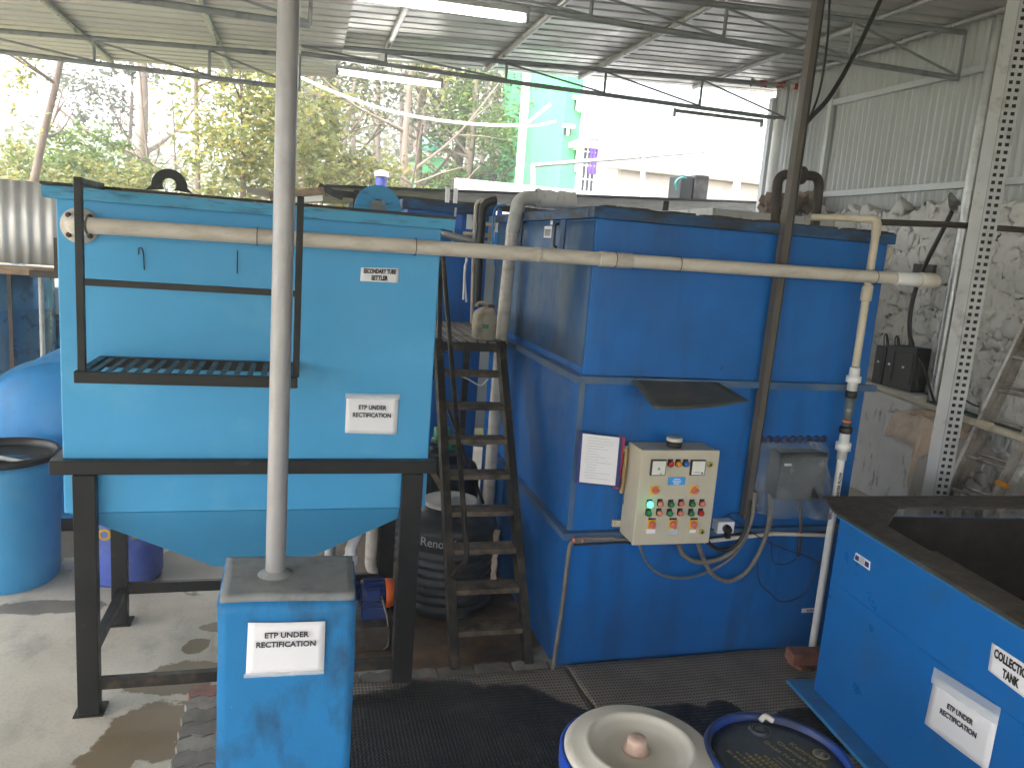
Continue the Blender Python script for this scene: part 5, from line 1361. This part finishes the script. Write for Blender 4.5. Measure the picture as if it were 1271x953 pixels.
# ------------------------------------------------------------------ shed behind
sd = thing('low_shed', 'low dark shed with an old tin roof edge behind the tanks', 'shed', (2.6, 10.6, 0))
e0, e1 = at(404, 229, y=9.9), at(985, 250, y=9.9)
zs0, zs1 = at(404, 229, y=9.9).z, at(960, 249, y=9.9).z
xs0, xs1 = e0.x, e1.x + .4
zz = lambda x: zs0 + (zs1 - zs0) * (x - xs0) / (e1.x - xs0)
b = MB()
b.frustum([(xs0, 9.9, zz(xs0) - .035), (xs1, 9.9, zz(xs1) - .035), (xs1 + .2, 12.4, zz(xs1) - .15), (xs0 - .3, 12.4, zz(xs0) - .15)], [(xs0, 9.9, zz(xs0)), (xs1, 9.9, zz(xs1)), (xs1 + .2, 12.4, zz(xs1) - .1), (xs0 - .3, 12.4, zz(xs0) - .1)])
b.build('roof', M['shed_roof'], sd)
MB().box(xs0 + .3, xs1, 10.25, 10.3, 0, zz(xs0) - .17).build('shed_wall', M['shed_wall'], sd)
for x in (xs0 + .35, xs0 + 1.6, xs0 + 3.1, xs0 + 4.6): MB().box(x, x + .06, 10.1, 10.16, 0, zz(x) - .04).build('shed_post', M['shed_roof'], sd)
MB().box(xs0, xs1, 10.0, 10.06, zz(xs0) - .13, zz(xs0) - .05).build('roof_beam', M['shed_roof'], sd)
# scrap on the shed's left end
for i, (pa, pb2, w, m_, lb) in enumerate((((308, 236), (356, 246), .07, 'old_roof', 'rolled old sheet sticking out left of the shed roof'), ((335, 244), (402, 238), .09, 'wood', 'brown plank lying on scrap left of the shed'), ((340, 249), (400, 246), .06, 'white_metal', 'pale strip of tin on scrap left of the shed'), ((395, 232), (425, 246), .08, 'shed_roof', 'dark bent tin end at the left corner of the shed roof'))):
    tag(MB().bar(at(*pa, y=9.6), at(*pb2, y=9.6), .35, w).build('scrap_piece', M[m_]), lb, 'scrap', 'scrap beside the shed')
for i, px in enumerate((555, 565)):
    p = at(px, 250, y=9.2); tag(MB().box(p.x - .022, p.x + .022, p.y - .02, p.y + .02, 0, at(px, 233, y=9.2).z).build('white_post', M['white_metal']), ['left one of two short white posts in front of the shed', 'right one of two short white posts in front of the shed'][i], 'post')
# rubble on the roof's right end
b = MB(); rnd = random.Random(12)
for i in range(60):
    p = at(945 + rnd.random() * 65, 262 - rnd.random() * 18, y=7.3 + rnd.random() * 1.2); m_ = Matrix.Translation(p) @ Euler((rnd.random() * 3, rnd.random() * 3, rnd.random() * 3)).to_matrix().to_4x4(); r = rnd.uniform(.03, .08)
    b.box(-r, r, -r * .7, r * .7, -r * .5, r * .5, m_)
tag(b.build('rubble', paint('rubble', (.2, .15, .12), .9, var=.4, vs=6, dirt=(.4, .36, .3), amt=.6, ds=5)), kind='stuff')
tag(MB().box(4.0, 5.6, 7.2, 8.7, 0, at(980, 266, y=7.3).z - .02).build('brick_pier', M['plinth']), 'rough masonry pier under the rubble by the far columns', 'pier')

# ------------------------------------------------------------------ buildings and yard beyond
YW = 17.0
A = lambda px, py, y=YW: at(px, py, y=y)
wb = thing('white_building', 'plain white flat roofed building beyond the yard', 'building', (A(850, 235).x, 19, 0))
x0, x1 = A(722, 200).x, A(1060, 200).x; zt2 = A(730, 138).z
MB().box(x0, x1, YW, YW + 6, 0, zt2).build('wall', M['white_bld'], wb)
MB().box(x0 - .1, x1, YW - .12, YW + 6, zt2 + .002, zt2 + .3).build('parapet', M['white_bld'], wb)
wx0, wx1, wz0, wz1 = A(724, 180).x, A(740, 180).x, A(730, 240).z, A(730, 172).z
w = MB().box(wx0, wx1, YW - .03, YW - .004, wz0, wz1).build('window', M['dark_glass'], wb)
b = MB()
for k in range(4):
    xx = wx0 + (wx1 - wx0) * k / 3; b.box(xx - .012, xx + .012, YW - .06, YW - .035, wz0, wz1)
for k in range(5): z = wz0 + (wz1 - wz0) * k / 4; b.box(wx0, wx1, YW - .075, YW - .062, z - .012, z + .012)
b.build('grille', M['white_metal'], w)
b = MB().grid(lambda u, v: V((wx0 + (wx1 - wx0) * (.45 + .6 * u), YW - .09 - .03 * math.sin(u * 14), wz0 + (wz1 - wz0) * (.35 + .68 * v))), 14, 4); tag(b.build('curtain', M['purple'], recalc=False, solid=.01), 'purple curtain hung over the barred window of the white building', 'curtain')
# low annexe with beige parapet
yl = 13.5; B2 = lambda px, py: at(px, py, y=yl)
la = thing('low_annexe', 'low building with a beige parapet in front of the white building', 'building', (B2(860, 230).x, 14.5, 0))
xa, xb2 = B2(752, 220).x, B2(1080, 220).x; za0, za1 = B2(850, 226).z, B2(850, 212).z
MB().box(xa, xb2, yl, yl + 3, 0, za0 - .3).build('wall', M['white_bld'], la)
MB().box(xa + .25, xb2, yl - .03, yl + .1, za0 - .28, za0 + .08).build('parapet', M['beige_bld'], la)
MB().box(xa - .1, xb2, yl - .14, yl + .12, za0 + .082, za1 + .16).build('coping', M['beige_bld'], la, bevel=.02)
# dark crate on shed roof
p = at(840, 240, y=10.6); p2 = at(876, 219, y=10.6)
kc = thing('dark_crate', 'dark open box standing on the shed roof before the beige parapet', 'box', ((p.x + p2.x) / 2, 10.7, p.z))
b = MB(); b.box(p.x, (p.x + p2.x) / 2 - .02, 10.5, 10.9, p.z - .15, p2.z - .03); b.build('box_body', M['dark_box'], kc, bevel=.02)
MB().box((p.x + p2.x) / 2 + .0, p2.x, 10.48, 10.9, p.z - .15, p2.z).build('box_lid', M['junction'], kc, bevel=.02)
tag(MB().tube(cr([at(840, 236, y=10.45), at(839, 226, y=10.45), at(846, 221, y=10.45), at(852, 222, y=10.45)]), .02, 6).build('green_hose', M['teal']), 'short teal hose hooked on the dark box behind the tanks', 'hose')
# handrail
rl = thing('pipe_railing', 'white pipe railing along the edge of the shed roof', 'railing', (at(790, 240, y=10.8).x, 10.8, 3.2))
q = lambda px, py: at(px, py, y=10.8)
MB().tube([q(660, 206), q(925, 184)], .03, 8).build('rail', M['white_metal'], rl)
for px, pt, pb3 in ((662, 205, 232), (798, 195, 242)): MB().tube([q(px, pt), q(px, pb3 + 8)], .035, 8).build('post', M['white_metal'], rl)
MB().tube([q(919, 183), q(913, 246)], .055, 10).build('post', M['white_metal'], rl)
# green building
yg = 17.3; G = lambda px, py: at(px, py, y=yg)
gb = thing('green_building', 'mint green three storey building left of the white one', 'building', (G(705, 235).x, 23, 0))
gx0, gx1 = G(696, 200).x, x0 - .005
MB().box(gx0, gx1, yg, yg + 6, 0, 8.6).build('wall', M['grn_bld'], gb)
for px, py, w, h in ((704, 164, 9, 8), (716, 131, 8, 12), (715, 200, 7, 26)):
    a0, a1 = G(px - w / 2, py + h / 2), G(px + w / 2, py - h / 2)
    f0 = MB().box(a0.x, a1.x, yg - .03, yg - .004, a0.z, a1.z).build('window', M['dark_glass'], gb)
    b = MB(); b.box(a0.x - .06, a1.x + .06, yg - .1, yg - .031, a1.z, a1.z + .08); b.box((a0.x + a1.x) / 2 - .03, (a0.x + a1.x) / 2 + .03, yg - .06, yg - .032, a0.z, a1.z); b.build('frame', M['white_metal'], f0)
a0 = G(705, 184); MB().box(a0.x, a0.x + .9, yg - .7, yg - .004, a0.z, a0.z + .12).build('sun_shade', M['beige_bld'], gb)
# small green houses
ys = 25.0; H2 = lambda px, py, y=ys: at(px, py, y=y)
gh = thing('small_house', 'small pale green house with an old sloping roof among the trees', 'house', (H2(610, 230).x, 27, 0))
hx0, hx1 = H2(572, 220).x, H2(668, 220).x; hz0 = H2(572, 212).z; hz1 = H2(640, 194).z
b = MB(); b.frustum([(hx0, ys, 0), (hx1, ys, 0), (hx1, ys + 4, 0), (hx0, ys + 4, 0)], [(hx0, ys, hz0), (hx1, ys, hz1), (hx1, ys + 4, hz1), (hx0, ys + 4, hz0)]); b.build('wall', M['grn_bld'], gh)
b = MB(); b.frustum([(hx0 - .5, ys - .6, hz0 - .1), (hx1 + .3, ys - .6, hz1 + .05), (hx1 + .3, ys + 4.3, hz1 + .05), (hx0 - .5, ys + 4.3, hz0 - .1)], [(hx0 - .5, ys - .6, hz0), (hx1 + .3, ys - .6, hz1 + .15), (hx1 + .3, ys + 4.3, hz1 + .15), (hx0 - .5, ys + 4.3, hz0)]); b.build('roof', M['old_roof'], gh)
a0, a1 = H2(606, 228), H2(618, 217); MB().box(a0.x, a1.x, ys - .03, ys - .004, a0.z, a1.z).build('window', M['dark_glass'], gh)
gs = thing('green_hut', 'tiny bright green hut half hidden by a bush', 'hut', (H2(540, 220, 28).x, 29, 0))
a0, a1 = at(518, 232, y=28), at(552, 197, y=28); MB().box(a0.x, a1.x, 28, 30, 0, a1.z).build('wall', M['grn_bld'], gs)
MB().box(a0.x - .2, a1.x + .2, 27.8, 30.2, a1.z + .002, a1.z + .15).build('roof', M['old_roof'], gs)
wt = thing('roof_water_tank', 'small teal water tank on the roof of the tiny green hut', 'water tank', at(535, 194, y=28.6))
cw_ = at(534, 195, y=28.5); MB().lathe([(.42, 0), (.45, .05), (.45, .6), (.3, .78), (.14, .84)], cw_ + V((0, 0, -.1)), n=24).build('tank_body', M['teal'], wt)
MB().lathe([(.15, .74), (.15, .80), (.05, .82)], cw_, n=16).build('lid', M['rubber'], wt)
# boundary wall
p0_, p1_ = at(566, 238, y=12.8), at(775, 246, y=12.8)
tag(MB().box(p0_.x, p1_.x, 12.8, 13.0, 0, at(566, 221, y=12.8).z).build('boundary_wall', M['white_bld']), 'plain white boundary wall between the shed and the green house', 'wall')
# lamp pole with wires
yp = 14.5; lpq = lambda px, py: at(px, py, y=yp)
po = thing('white_pole', 'tall white pole with a wire stretched to it among the trees', 'pole', (lpq(645, 235).x, yp, 0))
p = lpq(646, 200); MB().tube([(p.x, yp, 0), (p.x, yp, 7.6)], .075, 12).build('pole_shaft', M['white_metal'], po)
MB().tube([lpq(649, 157), lpq(683, 130)], .03, 8).build('stay', M['white_metal'], po)
pts = [lpq(300, 70), lpq(362, 92), lpq(420, 117), lpq(480, 137), lpq(540, 149), lpq(600, 155), lpq(646, 156)]
tag(MB().tube(cr(pts), .03, 7).build('overhead_wire', M['white_metal']), 'pale overhead wire sagging across the trees to the white pole', 'wire')
tag(MB().tube(cr([lpq(646, 157), lpq(665, 156), lpq(690, 151)]), .022, 7).build('overhead_wire', M['white_metal']), 'short pale wire from the white pole to the green building', 'wire')
# person-sized capped bollard
cpb = thing('capped_post', 'short blue post with a white cap behind the shed roof', 'post', at(473, 232, y=13.2))
c = at(473, 235, y=13.2); MB().tube([V((c.x, c.y, 0)), c + V((0, 0, .20))], .095, 14).build('post_body', M['navy'], cpb)
MB().lathe([(.115, .20), (.12, .235), (.105, .28), (.04, .30)], c, n=16).build('cap', M['white_metal'], cpb)

# ------------------------------------------------------------------ trees
def tree(label, base, h, r, lean=(0, 0), bark='bark', leaf=None, crown=(0, 0, 0), cr_=(2, 2, 2), n=2500, ls=.16, clumps=26, seed=1, limbs=5, name='tree', limb_up=.5, group=None):
    n = int(n * 1.05); ls *= .56; r *= .62; clumps = int(clumps * 1.5); rnd = random.Random(seed); base = V(base)
    t = thing(name, label, 'tree', base, group)
    b = MB(); top = base + V((lean[0], lean[1], h)); pts = []; N = 9
    for i in range(N + 1):
        f = i / N; p = base.lerp(top, f) + V((.12 * mnoise.noise(V((f * 3, seed, 0))), .12 * mnoise.noise(V((f * 3, 0, seed))), 0)) * (h / 6)
        pts.append(p)
    b.tube(pts, r, 9, radii=[r * (1 - .72 * (i / N)) * (1.25 if i == 0 else 1) for i in range(N + 1)])
    tips = []
    for k in range(limbs):
        f = rnd.uniform(.35, .92); i = int(f * N); p = pts[i]; a = rnd.uniform(0, 6.28); l = h * rnd.uniform(.16, .34)
        d = V((math.cos(a), math.sin(a) * .8, rnd.uniform(.3, 1.1))) * l
        q1 = p + d * .5 + V((0, 0, -.05 * l)); q2 = p + d + V((0, 0, .12 * l))
        b.tube(cr([p, q1, q2], 4), r, 6, radii=[r * (1 - .72 * f) * .55 * (1 - .75 * j / 8) for j in range(9)])
        tips.append(q2)
        for m_ in range(2):
            a2 = a + rnd.uniform(-1, 1); d2 = V((math.cos(a2), math.sin(a2), rnd.uniform(0, 1))) * l * .5
            b.tube([q1, q1 + d2 * .5 + V((0, 0, .03)), q1 + d2], r, 5, radii=[r * .2, r * .13, r * .06])
    b.build('trunk', M[bark], t)
    if leaf:
        c0 = base + V(crown); vs = []; fs = []
        cl = []
        for k in range(clumps):
            while 1:
                q = V((rnd.uniform(-1, 1), rnd.uniform(-1, 1), rnd.uniform(-1, 1)))
                if q.length < 1: break
            q = q * (.55 + .45 * rnd.random()); cl.append((c0 + V((q.x * cr_[0], q.y * cr_[1], q.z * cr_[2])), rnd.uniform(.10, .34)))
        for k in range(n):
            c_, s_ = cl[rnd.randrange(len(cl))]
            p = c_ + V((rnd.gauss(0, 1) * cr_[0], rnd.gauss(0, 1) * cr_[1], rnd.gauss(0, .8) * cr_[2])) * s_ * .62
            u = V((rnd.gauss(0, 1), rnd.gauss(0, 1), rnd.gauss(0, .6))).normalized(); w = u.cross(V((rnd.gauss(0, 1), rnd.gauss(0, 1), rnd.gauss(0, 1)))).normalized()
            a = ls * rnd.uniform(.6, 1.3); i0 = len(vs)
            vs += [p - u * a, p + w * a * .42 - u * a * .1, p + u * a, p - w * a * .42 - u * a * .1]; fs.append((i0, i0 + 1, i0 + 2, i0 + 3))
        cb_ = MB(); cb_.v = vs; cb_.f = fs; cb_.s = [False] * len(fs)
        cb_.build('crown', M[leaf], t, recalc=False)
    return t


def tpx(px, y): return V((at(px, 230, y=y).x, y, -.1))


T = [
    ('pale leaning tree with thin branches at the far left edge', -10, 17, 9, .16, (2.0, 0), 'bark', 'leaf_yellow', (0.3, 0, 6), (1.5, 1.5, 2.6), 900, .11, 14, 7),
    ('bushy bright green young tree above the tin screen', 95, 19, 3.6, .12, (0, 0), 'bark', 'leaf_green', (0, 0, 3.7), (1.9, 1.4, .9), 3200, .13, 30, 4),
    ('low yellow green shrub at the far left behind the tin screen', 20, 18, 3, .1, (.1, 0), 'bark', 'leaf_yellow', (0, 0, 3.1), (1.8, 1.4, .85), 2600, .12, 24, 4),
    ('tall pale trunk with a grey green pine top', 178, 24, 13, .36, (-.2, 0), 'bark_pale', 'leaf_pine', (1.2, 0, 8.0), (2.2, 1.6, 2.2), 1300, .16, 12, 7),
    ('grey green pine bough tree left of the pale trunk', 150, 27, 9, .16, (.5, 0), 'bark', 'leaf_pine', (-.2, 0, 6.7), (2.0, 1.5, 1.9), 1500, .16, 12, 6),
    ('thin bare crooked tree behind the black lifting lug', 205, 20, 6.5, .08, (-.6, 0), 'bark', None, (0, 0, 0), (1, 1, 1), 0, .1, 1, 8),
    ('slim straight brown trunk with sparse leaves', 247, 19, 10, .13, (-.05, 0), 'bark', 'leaf_olive', (.3, 0, 8), (1.2, 1.2, 1.6), 500, .13, 10, 7),
    ('thin dark bare trunk left of the yellow leafy tree', 228, 22, 6, .08, (-.3, 0), 'bark', None, (0, 0, 0), (1, 1, 1), 0, .1, 1, 7),
    ('big leafy tree with yellowing leaves left of the silver pole', 305, 16, 7, .14, (0, 0), 'bark', 'leaf_yellow', (.1, 0, 4.6), (1.7, 1.5, 2.0), 5200, .13, 40, 6),
    ('low shrub with yellow flowers behind the black lifting lug', 150, 17, 2.6, .07, (0, 0), 'bark', 'leaf_yellow', (.3, 0, 3.2), (1.3, 1.0, .7), 1300, .11, 16, 4),
    ('tall brown trunk right of the silver pole', 420, 21, 12, .22, (-.5, 0), 'bark', 'leaf_olive', (0, 0, 7), (2.2, 1.6, 2.8), 2600, .15, 26, 8),
    ('pinkish forked tree standing behind the lit rear lamp', 503, 18, 9, .2, (.0, 0), 'bark_pale', 'leaf_yellow', (.2, 0, 7.0), (1.8, 1.4, 1.8), 900, .13, 14, 8),
    ('brown trunk just right of the forked tree', 522, 22, 12, .2, (-.1, 0), 'bark', 'leaf_olive', (0, 0, 7.2), (2.2, 1.6, 2.6), 1900, .15, 22, 7),
    ('thick brown trunk left of the green house roof', 560, 23, 13, .3, (.4, 0), 'bark', 'leaf_olive', (.3, 0, 7), (2.4, 1.8, 2.8), 2100, .15, 22, 8),
    ('leaning brown trunk touching the green house', 570, 21, 11, .2, (.5, 0), 'bark', 'leaf_green', (.5, 0, 6.0), (2.0, 1.6, 2.0), 1500, .15, 18, 7),
    ('dark trunk behind the white pole', 632, 25, 12, .28, (.1, 0), 'bark', 'leaf_olive', (-.6, 0, 7.2), (1.5, 1.5, 2.0), 1300, .16, 22, 7),
    ('broad leaved sapling just left of the green building', 652, 22, 6, .1, (0, 0), 'bark', 'leaf_green', (-.3, 0, 5.0), (.75, .8, 1.6), 700, .24, 14, 5),
    ('dense olive bush under the overhead wire', 450, 18, 4, .12, (0, 0), 'bark', 'leaf_yellow', (0, 0, 3.7), (1.7, 1.3, 1.1), 3000, .13, 28, 4),
    ('round green bush hiding the tiny hut', 548, 24, 4, .12, (0, 0), 'bark', 'leaf_green', (0, 0, 4.1), (1.3, 1.1, 1.0), 1700, .14, 20, 4),
    ('bushy olive tree right beside the silver pole', 385, 18, 6, .14, (0, 0), 'bark', 'leaf_yellow', (0, 0, 4.6), (1.5, 1.4, 1.7), 3800, .13, 32, 5),
]
for i, (lb, px, y, h, r, lean, bark, leaf, crn, crr, n, ls, clp, limbs) in enumerate(T):
    tree(lb, tpx(px, y), h, r, lean, bark, leaf, crn, crr, n, ls, clp, seed=11 + i * 3, limbs=limbs, name='shrub' if ('bush' in lb or 'shrub' in lb) else 'tree')
# far wood as one mass
rnd = random.Random(77); vs = []; fs = []; cl = []
for k in range(260):
    px = rnd.uniform(330, 700) if k < 200 else rnd.uniform(-60, 330)
    y = rnd.uniform(38, 56); pt = rnd.uniform(120, 240) if px > 330 else rnd.uniform(205, 240)
    cl.append((at(px, pt, y=y), rnd.uniform(.7, 1.5)))
for k in range(15000):
    c_, s_ = cl[rnd.randrange(len(cl))]; p = c_ + V((rnd.gauss(0, 1), rnd.gauss(0, 1), rnd.gauss(0, 1.1))) * s_
    u = V((rnd.gauss(0, 1), rnd.gauss(0, 1), rnd.gauss(0, .6))).normalized(); w = u.cross(V((rnd.gauss(0, 1), rnd.gauss(0, 1), rnd.gauss(0, 1)))).normalized(); a = .2 * rnd.uniform(.6, 1.3); i0 = len(vs)
    vs += [p - u * a, p + w * a * .45, p + u * a, p - w * a * .45]; fs.append((i0, i0 + 1, i0 + 2, i0 + 3))
b = MB(); b.v = vs; b.f = fs; b.s = [False] * len(fs)
wd = b.build('distant_wood', M['leaf_olive'], recalc=False); tag(wd, kind='stuff')
b = MB()
for k in range(34):
    px = rnd.uniform(340, 700); y = rnd.uniform(30, 44); p = tpx(px, y); r = rnd.uniform(.12, .26); b.tube([p, p + V((rnd.uniform(-.5, .5), 0, 6)), p + V((rnd.uniform(-1, 1), 0, 13))], r, 7, radii=[r, r * .8, r * .4])
b.build('trunks', M['bark'], wd)

# ------------------------------------------------------------------ air
hz = MB().box(-305, 305, -305, 305, -1.2, 21).build('haze', None); tag(hz, kind='stuff')
t = NT('haze_air'); t.t.nodes.remove(t.b); vp = t.n('ShaderNodeVolumePrincipled'); vp.inputs['Color'].default_value = (.95, .97, 1, 1); vp.inputs['Density'].default_value = .0038; vp.inputs['Anisotropy'].default_value = .2
t.l(vp.outputs[0], t.out.inputs['Volume']); hz.data.materials.clear(); hz.data.materials.append(t.m); hz.display_type = 'WIRE'
# ------------------------------------------------------------------ light
w = bpy.data.worlds.new('World'); S.world = w; w.use_nodes = True; nt = w.node_tree; bg = nt.nodes['Background']
sky = nt.nodes.new('ShaderNodeTexSky'); sky.sky_type = 'NISHITA'; sky.sun_disc = False; sky.sun_elevation = R_(57); sky.sun_rotation = R_(248)
sky.air_density = 1.2; sky.dust_density = 6; sky.ozone_density = 1
hs = nt.nodes.new('ShaderNodeHueSaturation'); hs.inputs['Saturation'].default_value = .35
nt.links.new(sky.outputs[0], hs.inputs['Color']); nt.links.new(hs.outputs[0], bg.inputs[0]); bg.inputs[1].default_value = .15
sl = bpy.data.lights.new('sun', 'SUN'); sl.energy = 1.5; sl.angle = R_(18); sl.color = (1, .98, .95)
so = bpy.data.objects.new('sun', sl); COL.objects.link(so)
az, el = R_(248), R_(57); dirn = V((math.sin(az) * math.cos(el), math.cos(az) * math.cos(el), math.sin(el)))
so.rotation_euler = dirn.to_track_quat('Z', 'Y').to_euler()
S.view_settings.view_transform = 'Standard'; S.view_settings.look = 'None'; S.view_settings.exposure = 2.8; S.view_settings.gamma = 1
S.render.engine = 'CYCLES'; S.cycles.use_denoising = True; S.cycles.volume_bounces = 2; S.cycles.max_bounces = 8; S.cycles.diffuse_bounces = 5; S.cycles.transparent_max_bounces = 12
